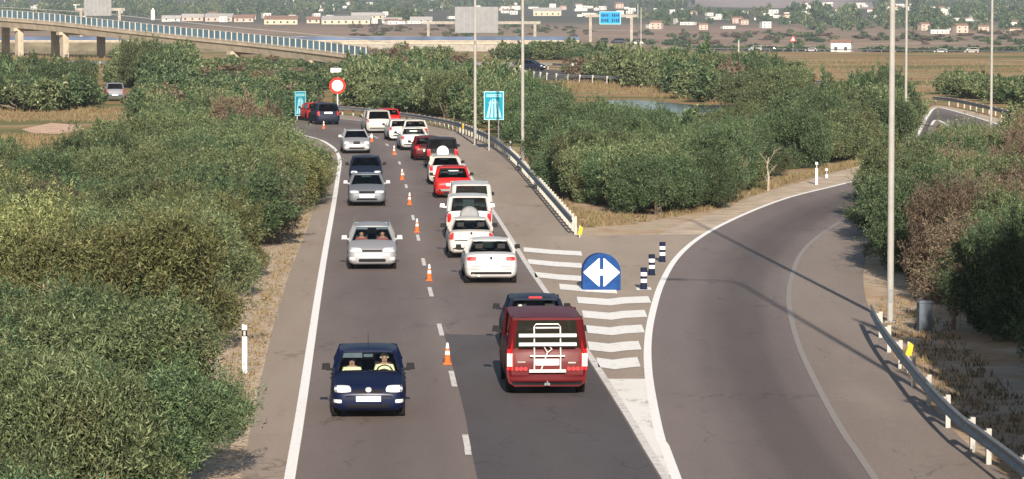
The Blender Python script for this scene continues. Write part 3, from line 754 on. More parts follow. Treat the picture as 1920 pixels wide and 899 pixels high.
# bare pale trunk, dead stems and stakes by the ramp
def bare(label, pxy, h, seed, mat=M['wood'], n=5, name='dead_shrub', cat='dead shrub'):
    rg = random.Random(seed); root = empty(name, G(*pxy)); mb = MB()
    mb.tube([(0, 0, -.05), (.03, 0, h*.35), (-.05, .02, h*.6), (.02, 0, h*.85)], [.07, .055, .04, .02], 7)
    mb.build('trunk', mat, root); mb = MB()
    for k in range(n*4):
        z = rg.uniform(.05, .75)*h; a = rg.uniform(0, 6.28); l_ = rg.uniform(.3, .7)*h*.7
        p = Vector((0, 0, z)); q = p+Vector((math.cos(a)*l_*.5, math.sin(a)*l_*.5, l_*.7))
        mb.tube([p, p.lerp(q, .5)+Vector((rg.uniform(-.08, .08), rg.uniform(-.08, .08), 0)), q], [.022, .014, .005], 5)
        for j in range(3):
            q2 = p.lerp(q, rg.uniform(.4, 1)); mb.tube([q2, q2+Vector((rg.gauss(0, .22), rg.gauss(0, .22), rg.uniform(.05, .4)))], [.010, .004], 4)
    mb.build('branches', mat, root); tag(root, label, cat); return root
pale = plain('pale_bark', (.27, .225, .17), .9, noise=.25, scale=6)
bare('pale bare trunk standing at the edge of the shrubs left of the ramp', (1440, 358), 1.9, 3, pale, 1, 'bare_tree', 'tree')
bare('grey leafless shrub by the ramp verge beside the pale trunk', (1385, 368), 1.7, 4, M['wood'], 9)
bare('thin brown leafless tree with dark trunk behind the grey cabinet', (1787, 618), 1.7, 8, M['wood'], 1, 'bare_tree', 'tree')
bare('pale dead twigs sticking out between the two big bushes at the left edge', (82, 683), 2.35, 6, pale, 2)
st = MB().tube([(0, 0, 0), (.01, 0, 1.15)], [.03, .022], 7).build('wooden_stake', pale, loc=G(1799, 622)); tag(st, 'thin pale stake standing next to the brown leafless tree', 'stake')

# ------------------------------------------------------------------ cars
def rot2(u, v, r): return u*math.sqrt(1-r*v*v/2), v*math.sqrt(1-r*u*u/2)
class Car:
    def __init__(s, name, label, cat, paint, style, group=None, glass='tint', **kw):
        d = dict(L=3.9, W=1.68, H=1.43, sill=.20, hoodf=.74, cowl=.94, belt=.95, deck=None, wb=.92, wt=.22, rt=-1.32, rb=-1.72, rbz=None, wr=.30, roofw=.73, noserun=.10, tailrun=.10, fw=.80, rw=.74)
        S = {'hatch': {}, 'sedan': dict(L=4.35, W=1.71, H=1.42, deck=1.0, wb=1.05, wt=.28, rt=-.95, rb=-1.55, fw=.84, rw=.82, roofw=.69),
             'wagon': dict(L=4.4, W=1.70, H=1.46, wb=1.08, wt=.30, rt=-1.72, rb=-2.05, belt=.97, roofw=.68),
             'suv': dict(L=4.15, W=1.74, H=1.74, sill=.34, hoodf=.98, cowl=1.12, belt=1.12, wb=.88, wt=.38, rt=-1.80, rb=-1.95, wr=.35, roofw=.80),
             'mpv': dict(L=4.4, W=1.76, H=1.64, wb=1.2, wt=.35, rt=-1.85, rb=-2.08, belt=1.0, cowl=1.02, hoodf=.80, roofw=.79),
             'van': dict(L=4.75, W=1.88, H=1.88, sill=.24, hoodf=.95, cowl=1.16, belt=1.12, wb=1.55, wt=.80, rt=-2.25, rb=-2.31, wr=.32, roofw=.83)}
        d.update(S[style]); d.update(kw); s.__dict__.update(d); s.style = style
        s.paint = paint; s.glass = M[glass]; s.fglass = M[d.get('fg', 'tint')]; s.root = empty(name); tag(s.root, label, cat, group)
        s.rbz = s.rbz or (s.deck or s.belt)
        s.hull(); s.cabin(); s.wheels(); s.mirrors()
    def o(s, mb, name, mat, parent=None, smooth=True): return mb.build(name, mat, parent or s.root, smooth)
    def hull(s):
        L, W, z0 = s.L/2, s.W/2, s.sill
        rise = s.sill-.2
        st = [ # y, width factor, top, bottom
            (L, .70, .55+rise*.8, .34+rise), (L-.03, .80, .61+rise*.8, .27+rise), (L-.10, .885, s.hoodf-.05, .22+rise), (L-.22, .94, s.hoodf, z0), (L-.50, .985, s.hoodf+.06, z0),
            (s.wb, 1, s.cowl, z0), (s.wb-.25, 1, s.cowl+.005, z0), ((s.wb+s.rb)/2, 1, (s.cowl+s.belt)/2+.005, z0), (s.rb+.30, 1, s.belt, z0), (s.rb, .995, s.rbz, z0)]
        if s.deck: st += [(-L+.30, .975, s.deck-.01, z0), (-L+.10, .92, s.deck-.045, .24+rise), (-L+.035, .875, s.deck-.13, .28+rise), (-L, .81, .62, .34+rise)]
        elif s.style == 'van': st += [(-L+.16, .965, s.rbz-.03, .24+rise), (-L+.06, .935, s.rbz-.12, .27+rise), (-L, .88, s.rbz-.30, .34+rise)]
        else: st += [(-L+.20, .955, s.rbz-.025, .24+rise), (-L+.08, .915, s.rbz-.11, .27+rise), (-L+.02, .865, s.rbz-.22, .30+rise), (-L, .81, s.rbz-.34, .36+rise)]
        st = [q for i, q in enumerate(st) if i == 0 or q[0] < st[i-1][0]-.004]
        mb = MB(); ring = None
        for y, wf, zt, zb in st:
            w_ = W*wf; h_ = zt-zb
            half = [(.0, zb), (.80*w_, zb), (.94*w_, zb+.10*h_), (.985*w_, zb+.26*h_), (w_, zb+.48*h_), (.988*w_, zb+.70*h_), (.952*w_, zb+.88*h_), (.905*w_, zb+.965*h_), (.82*w_, zt+.002), (.5*w_, zt+.022), (0, zt+.03)]
            full = half + [(-x, z) for x, z in reversed(half[1:-1])]; ring = len(full)
            for x, z in full: mb.v.append(Vector((x, y, z)))
        for i in range(len(st)-1):
            for k in range(ring): mb.quad_faces(i*ring, [(k, (k+1) % ring, ring+(k+1) % ring, ring+k)])
        mb.quad_faces(0, [tuple(range(ring))]); mb.quad_faces((len(st)-1)*ring, [tuple(range(ring))[::-1]])
        body = s.o(mb, 'body', [s.paint, M['interior']])
        s.bvh = BVHTree.FromObject(body, bpy.context.evaluated_depsgraph_get()) if False else None
        bm = bmesh.new(); bm.from_mesh(body.data); s.bvh = BVHTree.FromBMesh(bm); bm.free()
        # wheel wells and cabin tub cut out of the hull
        r = s.wr+.055; s.axf, s.axr = L-.80, -L+.74
        if s.style == 'van': s.axf, s.axr = L-.92, -L+.95
        cut = MB()
        for y in (s.axf, s.axr):
            for sx in (-1, 1):
                cut.lathe([(r, sx*(W-.26)), (r, sx*(W+.15))], 22, (0, y, s.wr), 'X')
        y0, y1 = s.rb+.12, s.wb-.30
        cut.box((0, (y0+y1)/2, .45+1.0), (s.W-.26, y1-y0, 2.0))
        c = cut.build('cutter', M['interior'])
        md = body.modifiers.new('cut', 'BOOLEAN'); md.operation = 'DIFFERENCE'; md.object = c; md.solver = 'EXACT'
        dg = bpy.context.evaluated_depsgraph_get(); me = bpy.data.meshes.new_from_object(body.evaluated_get(dg))
        body.modifiers.clear()
        if len(me.polygons) > 50:
            body.data = me
            me.materials.clear(); me.materials.append(s.paint); me.materials.append(M['interior'])
            idx = []
            for p in me.polygons:
                x, y, z = p.center
                tub = abs(x) < W-.125 and y0-.01 < y < y1+.01 and z > .44
                near = s.bvh.find_nearest(p.center)
                surf = near[3] is not None and near[3] < .004
                idx.append(0 if surf else 1)
            me.polygons.foreach_set('material_index', idx)
            me.polygons.foreach_set('use_smooth', [True]*len(me.polygons))
            try: me.set_sharp_from_angle(angle=R(34))
            except Exception: pass
        bpy.data.objects.remove(c); s.body = body
    def cabin(s):
        W = s.W/2; H = s.H; wb_, wr_ = (.93 if s.style == 'van' else .905)*W, s.roofw*W
        zc, zrf, zr_ = s.cowl-.01, H-.055, H-.05
        A0, A1 = (wb_*.95, s.wb, zc), (wr_*.94, s.wt, zrf)
        D0, D1 = (wb_*.96, s.rb, s.rbz-.01), (wr_*.96, s.rt, zr_)
        van = s.style in ('van',); nb = 2 if s.style in ('hatch', 'sedan') else 3
        # roof with crown, thick edge
        mb = MB(); nx, ny = 10, 8
        for lay in (0, 1):
            for j in range(ny+1):
                t = j/ny; y = s.wt+.05 + (s.rt-.06-s.wt-.05)*t
                e = 1-abs(2*t-1)**3
                for i in range(nx+1):
                    u = 2*i/nx-1
                    ww = (wr_+.035)*(1-.03*abs(2*t-1)**2)
                    z = H-.075+.075*(1-abs(u)**3.2)*(.45+.55*e) - .012*(abs(2*t-1)**4)
                    mb.v.append(Vector((u*ww, y, z - lay*.035)))
        n1 = (nx+1)*(ny+1)
        for j in range(ny):
            for i in range(nx):
                a = j*(nx+1)+i; mb.quad_faces(0, [(a, a+1, a+nx+2, a+nx+1), (n1+a+nx+1, n1+a+nx+2, n1+a+1, n1+a)])
        per = [i for i in range(nx+1)] + [j*(nx+1)+nx for j in range(1, ny+1)] + [ny*(nx+1)+i for i in range(nx-1, -1, -1)] + [j*(nx+1) for j in range(ny-1, 0, -1)]
        for k in range(len(per)):
            a, b = per[k], per[(k+1) % len(per)]; mb.quad_faces(0, [(a, n1+a, n1+b, b)])
        s.o(mb, 'roof', s.paint)
        def lerp3(a, b, t): return tuple(a[i]+(b[i]-a[i])*t for i in range(3))
        # pillars
        mb = MB()
        for sx in (-1, 1):
            f = lambda p: (p[0]*sx, p[1], p[2])
            dn = lambda p, k: (p[0], p[1], p[2]-k)
            mb.bar(f(A0), dn(f(A1), .035), .06, .07); mb.bar(f(D0), dn(f(D1), .06), .10, .13 if not s.deck else .22)
            ys_ = [s.wb-.95, ] if s.style != 'sedan' else [s.wb-1.1]
            if nb == 3: ys_.append(s.rb+.62)
            for yb in ys_:
                mb.bar((sx*wb_*.985, yb, s.belt-.01), (sx*(wr_+.01), yb-.10, H-.07), .05, .09)
            # rail above the side windows and sill below them
            mb.bar(dn(f(A1), .045), dn(f(D1), .045), .06, .05)
            mb.bar((sx*wb_*.985, s.wb-.1, s.cowl), (sx*wb_*.985, s.rb+.05, s.belt+.005), .06, .05)
        mb.bar((-A1[0], A1[1], A1[2]-.03), dn(A1, .03), .07, .04); mb.bar((-D1[0], D1[1], D1[2]-.03), dn(D1, .03), .07, .05)
        s.o(mb, 'pillars', s.paint, smooth=False)
        def pane(name, p00, p10, p11, p01, bulge, mat):
            mb = MB(); n = 6; P = [Vector(p) for p in (p00, p10, p11, p01)]
            nrm = (P[1]-P[0]).cross(P[3]-P[0]).normalized()
            for j in range(n+1):
                for i in range(n+1):
                    u, v = i/n, j/n
                    q = P[0]*(1-u)*(1-v)+P[1]*u*(1-v)+P[2]*u*v+P[3]*(1-u)*v
                    mb.v.append(q+nrm*bulge*(1-(2*u-1)**2))
            for j in range(n):
                for i in range(n):
                    a = j*(n+1)+i; mb.quad_faces(0, [(a, a+1, a+n+2, a+n+1)])
            return s.o(mb, name, mat)
        m_ = lambda p: (-p[0], p[1], p[2])
        s.ws = pane('windscreen', m_(A0), A0, A1, m_(A1), .0, s.fglass)
        # bulge toward the front: push centre forward
        pane('rear_window', D0, m_(D0), m_(D1), D1, .03 if s.style != 'van' else 0, s.glass)
        for sx in (-1, 1):
            f = lambda p: (p[0]*sx, p[1], p[2])
            b = s.wb-.95 if s.style != 'sedan' else s.wb-1.1
            pane('side_window', f(A0), (sx*wb_*.98, b, s.belt), (sx*wr_, b-.10, H-.08), f(A1), 0, s.glass)
            pane('side_window', (sx*wb_*.98, b, s.belt), f(D0), f(D1), (sx*wr_, b-.10, H-.08), 0, s.glass)
        # seats and dashboard
        mb = MB()
        rows = [s.wb-1.25] + ([s.wb-2.1] if s.rb < s.wb-2.3 else [])
        for yr in rows:
            for sx in (-1, 1):
                mb.box((sx*.36, yr-.18, .80), (.46, .14, .62), Matrix.Rotation(R(14), 3, 'X'), .9)
                mb.box((sx*.36, yr-.29, 1.19 if H > 1.3 else 1.1), (.24, .08, .15))
                mb.box((sx*.36, yr+.08, .50), (.48, .50, .14))
        mb.box((0, s.wb-.42, s.cowl-.10), (s.W-.30, .28, .14))
        s.o(mb, 'seats', M['seat'], smooth=False)
        s.A0, s.A1, s.D0, s.D1 = A0, A1, D0, D1
    def wheels(s):
        W = s.W/2
        for y in (s.axf, s.axr):
            for sx in (-1, 1):
                r = s.wr; wd = .20
                e = empty('wheel', (sx*(W-.13), y, r)); e.parent = s.root
                mb = MB().lathe([(r*.62, -wd*.5), (r*.93, -wd*.5), (r, -wd*.36), (r, wd*.36), (r*.93, wd*.5), (r*.62, wd*.5)], 22, axis='X')
                s.o(mb, 'tyre', M['rubber'], e)
                mb = MB().lathe([(r*.64, sx*wd*.30), (r*.64, sx*wd*.47), (r*.56, sx*wd*.42), (r*.2, sx*wd*.40), (r*.12, sx*wd*.50)], 18, axis='X')
                s.o(mb, 'rim', M['rim'], e)
    def mirrors(s):
        W = s.W/2
        for sx in (-1, 1):
            z = s.cowl+.10; y = s.wb-.42; x = sx*(W*.95+.14)
            mb = MB().box((x, y, z), (.20, .10, .14), None, .8).bar((sx*W*.88, y-.02, z-.07), (x, y-.02, z-.06), .05, .05)
            s.o(mb, 'mirror', s.kw_m if hasattr(s, 'kw_m') else M['black'])
    def decal(s, name, mat, c, face='rear', off=.008, rd=.25, n=6, parent=None):
        """patch hugging the body; c = corners (x,z) from lower left, seen in local x"""
        mb = MB(); yo = 5 if face == 'front' else -5; dr = Vector((0, -1 if face == 'front' else 1, 0))
        for lay in (off, -.03):
            for j in range(n+1):
                for i in range(n+1):
                    u, v = rot2(2*i/n-1, 2*j/n-1, rd); u, v = (u+1)/2, (v+1)/2
                    x = c[0][0]*(1-u)*(1-v)+c[1][0]*u*(1-v)+c[2][0]*u*v+c[3][0]*(1-u)*v
                    z = c[0][1]*(1-u)*(1-v)+c[1][1]*u*(1-v)+c[2][1]*u*v+c[3][1]*(1-u)*v
                    h = s.bvh.ray_cast(Vector((x, yo, z)), dr)
                    if h[0] is None: h = s.bvh.find_nearest(Vector((x, (s.L/2-.05)*(1 if yo > 0 else -1), z)))
                    p = Vector((x, h[0].y, z)) - dr*lay
                    mb.v.append(p)
        n1 = (n+1)**2
        for j in range(n):
            for i in range(n):
                a = j*(n+1)+i; mb.quad_faces(0, [(a, a+1, a+n+2, a+n+1)])
        per = [i for i in range(n+1)] + [j*(n+1)+n for j in range(1, n+1)] + [n*(n+1)+i for i in range(n-1, -1, -1)] + [j*(n+1) for j in range(n-1, 0, -1)]
        for k in range(len(per)):
            a, b = per[k], per[(k+1) % len(per)]; mb.quad_faces(0, [(a, n1+a, n1+b, b)])
        return s.o(mb, name, mat, parent)
    def rect(s, name, mat, x0, x1, z0, z1, face='rear', **k): return s.decal(name, mat, [(x0, z0), (x1, z0), (x1, z1), (x0, z1)], face, **k)
    def pair(s, name, mat, x0, x1, z0, z1, face='rear', **k):
        for sx in (1, -1): s.rect(name, mat, sx*x0, sx*x1, z0, z1, face, **k)
    def front(s, hl=(.40, .74, .60, .74), plate=(.36, .44, .56), grille=None, fogs=None, lower=(.30, .40), bumper=None, badge=None):
        r = s.sill-.2
        x0, x1, z0, z1 = hl
        for sx in (1, -1): s.decal('headlight', M['lens'], [(sx*x0, z0+.02), (sx*x1, z0+.01), (sx*x1, z1), (sx*(x0+.04), z1)], 'front', off=.012, rd=.5)
        if grille: s.rect('grille', M['black'], -grille[0], grille[0], grille[1], grille[2], 'front', off=.006, rd=.1)
        if lower: s.rect('air_intake', M['black'], -.46, .46, lower[0]+r, lower[1]+r, 'front', off=.007, rd=.15)
        s.rect('number_plate', M['plate'], -plate[0]*.72, plate[0]*.72, plate[1], plate[2], 'front', off=.022, rd=.02)
        if fogs: s.pair('fog_light', M['lens'], fogs[0], fogs[1], fogs[2], fogs[3], 'front', off=.012, rd=.3)
        if badge: s.rect('badge', M['chrome'], -badge[0], badge[0], badge[1], badge[2], 'front', off=.02, rd=.9)
    def rear(s, tl=(.52, .78, .70, .86), plate=(.27, .55, .67), tlmat=None, bumper=True, badge=None, dark=None):
        x0, x1, z0, z1 = tl
        s.pair('tail_light', tlmat or M['redlens'], x0, x1, z0, z1, 'rear', off=.012, rd=.2)
        s.rect('number_plate', M['plate'], -plate[0], plate[0], plate[1], plate[2], 'rear', off=.015, rd=.02)
        if bumper: s.rect('bumper_strip', M['black'] if bumper == 'black' else M['interior'], -.66, .66, s.sill+.14, s.sill+.22, 'rear', off=.008, rd=.1)
        if dark: s.rect('trim_strip', M['black'], -dark[0], dark[0], dark[1], dark[2], 'rear', off=.008, rd=.1)
        if badge: s.rect('badge', M['black'], -.035, .035, badge-.045, badge+.045, 'rear', off=.012, rd=.6)
    def door_lines(s):
        for sx in (-1, 1):
            for y in ((s.wb-.75), (s.wb-1.6)):
                mb = MB().box((sx*(s.W/2*.995), y, s.belt-.20), (.03, .16, .03)); s.o(mb, 'door_handle', M['black'], smooth=False)
    def place(s, px, py, heading, near):
        h = Vector((-math.sin(heading), math.cos(heading), 0))     # heading: radians left of straight ahead
        p = G(px, py); p = p*(1-1.0/p.y)
        if near == 'rear': c = p+h*s.L/2
        else:
            h = -h; c = p-h*s.L/2
        s.root.location = c; s.root.rotation_euler = (0, 0, math.atan2(-h.x, h.y)); s.h = h
        return s
H0 = R(2.5)
P_ = {
 'navy': car_paint('navy_paint', (.0032, .0065, .028), .2), 'silver': car_paint('silver_paint', (.25, .25, .26), .5), 'grey': car_paint('grey_paint', (.13, .14, .155), .5),
 'beige': car_paint('pale_silver_paint', (.32, .31, .285), .3), 'white': car_paint('white_paint', (.40, .397, .385)), 'white2': car_paint('cream_white_paint', (.39, .37, .335)),
 'red': car_paint('red_paint', (.30, .010, .010)), 'wine': car_paint('wine_red_paint', (.075, .0040, .0060), .1), 'dark': car_paint('near_black_paint', (.008, .009, .012)),
 'dkblue': car_paint('dark_blue_paint', (.008, .012, .026), .2), 'black': car_paint('black_paint', (.008, .008, .009)), 'sky': car_paint('mid_blue_paint', (.04, .08, .18))}

def person(label, car, lx, ly, shirt, hair, glasses=False, driver=False, hz=0.0):
    """seated figure: one skinned surface, hair and sunglasses as children"""
    V = [(0, 0, .52), (0, -.04, .70), (0, -.08, .90), (0, -.07, 1.00), (0, -.055, 1.07), (0, -.03, 1.13), (0, -.03, 1.21), (0, -.035, 1.26), (0, .075, 1.165)]
    rad = [.15, .15, .16, .11, .055, .075, .092, .06, .014]
    E = [(0, 1), (1, 2), (2, 3), (3, 4), (4, 5), (5, 6), (6, 7), (6, 8)]
    for sx in (-1, 1):
        b = len(V)
        V += [(sx*.17, -.06, .98), (sx*.235, .08, .76), (sx*.15, .33, .84), (sx*.14, .40, .86)]; rad += [.07, .05, .038, .040]
        if not driver: V[b+2] = (sx*.16, .26, .62); V[b+3] = (sx*.14, .32, .60)
        E += [(3, b), (b, b+1), (b+1, b+2), (b+2, b+3)]
        b = len(V); V += [(sx*.11, .10, .52), (sx*.13, .46, .60), (sx*.12, .62, .34)]; rad += [.09, .065, .05]
        E += [(0, b), (b, b+1), (b+1, b+2)]
    me = bpy.data.meshes.new('person'); me.from_pydata(V, E, [])
    o = bpy.data.objects.new('person', me); col.objects.link(o)
    md = o.modifiers.new('skin', 'SKIN'); sk = me.skin_vertices[0].data
    for i, r in enumerate(rad): sk[i].radius = (r, r)
    sk[0].use_root = True
    sb = o.modifiers.new('sub', 'SUBSURF'); sb.levels = 2; sb.render_levels = 2
    dg = bpy.context.evaluated_depsgraph_get(); m2 = bpy.data.meshes.new_from_object(o.evaluated_get(dg)); o.modifiers.clear(); o.data = m2
    m2.materials.clear(); m2.materials.append(M['skin']); m2.materials.append(shirt); m2.materials.append(M['interior'])
    idx = []
    for p in m2.polygons:
        c = p.center
        hand = c.y > .24 and abs(c.x) > .05 and c.z > .56 and driver
        idx.append(2 if c.z < .60 and not hand else (0 if (c.z > 1.035 or hand) else 1))
    m2.polygons.foreach_set('material_index', idx); m2.polygons.foreach_set('use_smooth', [True]*len(m2.polygons))
    hb = MB(); ring = 12
    for j in range(6):
        ph = j/5*1.75
        for k in range(ring):
            th = 2*math.pi*k/ring
            f = math.sin(ph); cut = .55 if math.sin(th) > .05 and ph > .62 else 1.0
            hb.v.append(Vector((.105*f*math.cos(th)*cut, -.045+.115*f*math.sin(th)*cut - (.02 if cut < 1 else 0), 1.20+.115*math.cos(ph))))
    for j in range(5):
        for k in range(ring): hb.quad_faces(j*ring, [(k, (k+1) % ring, ring+(k+1) % ring, ring+k)])
    hb.build('hair', hair, o, True)
    eb = MB()
    if glasses:
        for sx in (-1, 1): eb.box((sx*.038, .063, 1.205), (.055, .02, .035))
        eb.box((0, .066, 1.212), (.03, .012, .01)); eb.build('sunglasses', M['black'], o)
    else:
        for sx in (-1, 1): eb.lathe([(.001, -.012), (.012, -.006), (.012, .006), (.001, .012)], 8, (sx*.036, .058, 1.205), 'Y')
        eb.build('eyes', M['hair'], o)
    MB().box((0, .066, 1.125), (.045, .012, .012)).build('mouth', M['redshirt'], o)
    for k in children(o): pass
    rz = car.root.rotation_euler.z; c = car.root.location
    o.location = c+Matrix.Rotation(rz, 3, 'Z') @ Vector((lx, ly, hz)); o.rotation_euler = (0, 0, rz); o.scale = (.94, .94, .94)
    tag(o, label, 'person'); return o

def box_in(car, name, mat, c, d, rot=None): return MB().box(c, d, rot).build(name, mat, car.root)

# --- oncoming lane
c1 = Car('hatchback', 'dark navy blue hatchback driving towards the camera beside the nearest cone', 'car', P_['navy'], 'hatch', fg='glass', L=3.8, W=1.66, H=1.42, glass='privacy', hoodf=.76).place(691, 779, H0, 'front')
c1.front(hl=(.36, .74, .60, .755), plate=(.37, .42, .535), grille=(.32, .60, .67), fogs=(.58, .76, .385, .46), lower=(.28, .36), badge=(.065, .62, .72))
c1.rect('bumper', P_['dkblue'], -.74, .74, .475, .55, 'front', off=.006, rd=.1); c1.rear(); c1.door_lines()
ws = c1
sv = MB().box((-.36, 0, 0), (.46, .012, .12)).build('sun_visor', M['cabinet'], c1.root); sv.location = (.72, c1.wt+.02, c1.H-.155)
rv = MB().box((0, c1.wt+.10, c1.H-.16), (.20, .03, .065)).build('rear_view_mirror', M['cabinet'], c1.root)
MB().tube([(0, -.1, 1.40), (0, -.28, 1.72)], [.008, .004], 6).build('antenna', M['black'], c1.root)
MB().tube([(-.62, c1.wb+.03, .955), (0, c1.wb-.02, .985)], .012, 6).tube([(-.02, c1.wb+.03, .955), (.52, c1.wb-.04, .985)], .012, 6).build('wiper', M['black'], c1.root)
sw = MB()
for k in range(16):
    a, b = 2*math.pi*k/16, 2*math.pi*(k+1)/16
    sw.tube([(-.36+.18*math.cos(a), .30+.06*math.sin(a), .88+.17*math.sin(a)), (-.36+.18*math.cos(b), .30+.06*math.sin(b), .88+.17*math.sin(b))], .016, 6)
sw.build('steering_wheel', M['black'], c1.root)
person('driver in a cream shirt at the wheel of the navy blue hatchback', c1, -.36, -.05, M['shirt'], M['hairg'], driver=True, hz=.05)
person('passenger in a cream top and dark glasses beside the navy hatchback driver', c1, .36, -.05, M['shirt'], M['hair'], glasses=True, hz=-.01)

c2 = Car('estate_car', 'silver estate car with roof rails driving towards the camera, second in its lane', 'car', P_['silver'], 'wagon', fg='glass', glass='privacy', kw_m=P_['silver']).place(698, 504, H0, 'front')
c2.front(hl=(.34, .76, .62, .77), plate=(.40, .45, .58), grille=(.34, .64, .70), fogs=(.60, .78, .36, .46), lower=(.30, .41)); c2.rear(); c2.door_lines()
mb = MB()
for sx in (-1, 1): mb.tube([(sx*.60, .1, 1.42), (sx*.60, 0, 1.50), (sx*.60, -1.5, 1.50), (sx*.60, -1.6, 1.42)], .022, 8)
mb.build('roof_rails', M['galv'], c2.root)
for sx in (-1, 1): MB().box((sx*.36, c2.wt+.05, c2.H-.13), (.42, .012, .085)).build('sun_visor', M['cabinet'], c2.root)
person('driver in a red top at the wheel of the silver estate car', c2, -.36, -.02, M['redshirt'], M['hair'], driver=True)
person('passenger in a red top beside the silver estate car driver', c2, .36, -.02, M['redshirt'], M['hair'])

c3 = Car('saloon_car', 'grey saloon car with dark grille driving towards the camera before a dark car', 'car', P_['grey'], 'sedan', kw_m=P_['silver']).place(688, 386, H0, 'front')
c3.front(hl=(.36, .76, .60, .72), plate=(.44, .42, .56), grille=(.34, .60, .70), lower=(.30, .38)); c3.rear()
c4 = Car('hatchback', 'dark blue car close behind the grey saloon in the oncoming lane', 'car', P_['dkblue'], 'hatch', L=4.0).place(686, 347, H0, 'front')
c4.front(grille=(.3, .60, .68)); c4.rear()
c5 = Car('saloon_car', 'silver saloon with round headlamps coming out of the far bend', 'car', P_['silver'], 'sedan', kw_m=P_['silver']).place(669, 288, R(5), 'front')
c5.front(hl=(.44, .76, .60, .76), plate=(.34, .44, .55), grille=(.20, .60, .76), lower=(.30, .40), fogs=(.55, .72, .36, .44)); c5.rear()

# --- queue
v = Car('van', 'wine red passenger van with a white bicycle rack on its tailgate', 'van', P_['wine'], 'van', glass='privacy').place(1026, 736, H0, 'rear')
V_ = v
v.front(hl=(.5, .85, .78, .95))
v.pair('tail_light', M['redlens'], .78, .92, .62, 1.02, 'rear', off=.012, rd=.1)
for sx in (-1, 1):
    MB().bar((sx*.865, -2.345, 1.00), (sx*.78, -2.235, 1.62), .11, .05).build('tail_light', M['redlens'], v.root)
    MB().box((sx*.862, -2.372, .86), (.12, .03, .30)).build('indicator', M['palelens'], v.root)
    mb = MB()
    for k in range(3): mb.lathe([(.05, -.02), (.05, .02)], 10, (sx*(.50+.10*k), -2.405, .66), 'Y')
    mb.build('reflector', M['redlens'], v.root)
v.rect('number_plate', M['plate'], -.27, .27, .74, .88, 'rear', off=.03, rd=.02)
v.rect('bumper', P_['wine'], -.86, .86, .36, .52, 'rear', off=.05, rd=.15)
v.rect('bumper_strip', M['black'], -.8, .8, .28, .35, 'rear', off=.02, rd=.1)
rk = MB()
for sx in (-1, 1):
    rk.tube([(sx*.30, -2.46, .62), (sx*.30, -2.48, 1.0), (sx*.30, -2.44, 1.30), (sx*.30, -2.36, 1.62), (sx*.26, -2.34, 1.68)], .016, 8)
rk.tube([(-.26, -2.34, 1.68), (.26, -2.34, 1.68)], .016, 8).tube([(-.27, -2.38, 1.60), (.27, -2.38, 1.60)], .018, 8).tube([(-.40, -2.47, .96), (.40, -2.47, .96)], .02, 8)
rack = rk.build('bicycle_rack', M['steel'], v.root, True)
for z, y in ((1.24, -2.56), (1.44, -2.52)): MB().box((0, y, z), (1.32, .12, .07)).build('wheel_rail', M['steel'], rack)
MB().box((0, -2.50, .62), (.84, .10, .06)).build('support_bar', M['steel'], rack)
MB().tube([(-.15, -2.46, .62), (0, -2.52, 1.05), (-.12, -2.50, 1.24)], .014, 6).tube([(0, -2.50, 1.24), (.10, -2.50, 1.12), (-.02, -2.48, 1.02)], .014, 6).build('clamp_arm', M['steel'], rack)
MB().box((0, -2.30, 1.80), (1.30, .16, .05)).build('spoiler', P_['wine'], v.root)
MB().box((0, -2.33, .30), (.12, .14, .06)).tube([(0, -2.40, .30), (0, -2.46, .30), (0, -2.46, .38)], .022, 8).build('tow_bar', M['galv'], v.root)
v.rect('model_strip', M['postw'], .48, .66, .78, .81, 'rear', off=.012, rd=.1); v.rect('model_strip', M['postw'], -.68, -.50, .80, .825, 'rear', off=.012, rd=.1)

q = Car('hatchback', 'dark blue hatchback with red high brake light just ahead of the red van', 'car', P_['dkblue'], 'hatch', L=4.0, H=1.45).place(1006, 658, H0, 'rear'); q.rear(tl=(.60, .80, .66, .92)); q.front()
MB().box((0, -1.37, 1.425), (.34, .10, .05)).build('brake_light', M['redlens'], q.root)
MB().lathe([(.055, -.004), (.055, .004)], 14, (-.40, -1.545, 1.20), 'Y').build('sticker', M['white'], q.root)
q = Car('saloon_car', 'white saloon with wide red tail lights at the end of the queue of light cars', 'car', P_['white'], 'sedan', L=4.55, W=1.74, glass='tint').place(921, 530, H0, 'rear')
q.rear(tl=(.48, .82, .78, .90), plate=(.30, .52, .66), badge=.86); q.front(); q.pair('trim_strip', M['greyback'], .36, .82, .50, .53); q.rect('boot_seam', M['interior'], -.84, .84, .585, .597, off=.004, rd=0, n=8); q.pair('boot_seam', M['interior'], .64, .652, .60, .80, off=.004, rd=0)
MB().tube([(-.40, -2.28, .30), (-.40, -2.20, .30)], .035, 10).build('exhaust', M['chrome'], q.root)
q = Car('saloon_car', 'cream-white saloon with tall red tail lights behind the car with the spare wheel', 'car', P_['white2'], 'sedan', L=4.3, W=1.68).place(884, 483, H0, 'rear')
q.rear(tl=(.62, .80, .70, .98), plate=(.27, .50, .62), badge=.92, dark=(.60, .655, .69)); q.front()
def spare(car, cover, r=.34, y=None, z=.95, ringm=None):
    yb = -car.L/2-.13
    sp = MB().lathe([(r*.85, .08), (r, .04), (r, -.06), (r*.86, -.11), (r*.02, -.13)], 22, (0, yb, z), 'Y')
    sp.build('spare_wheel', cover, car.root, True)
    if ringm: MB().lathe([(r*1.03, .03), (r*1.03, -.05)], 22, (0, yb, z), 'Y').build('spare_tyre', ringm, car.root)
q = Car('off_roader', 'white off-roader with a pale spare wheel on its back door', 'car', P_['white'], 'suv', kw_m=M['white']).place(880, 449, H0, 'rear')
q.rear(tl=(.68, .84, .72, 1.05), plate=(.26, .48, .58)); q.front(hl=(.5, .78, .75, .92)); spare(q, M['galv'], .36, z=.98, ringm=M['rubber'])
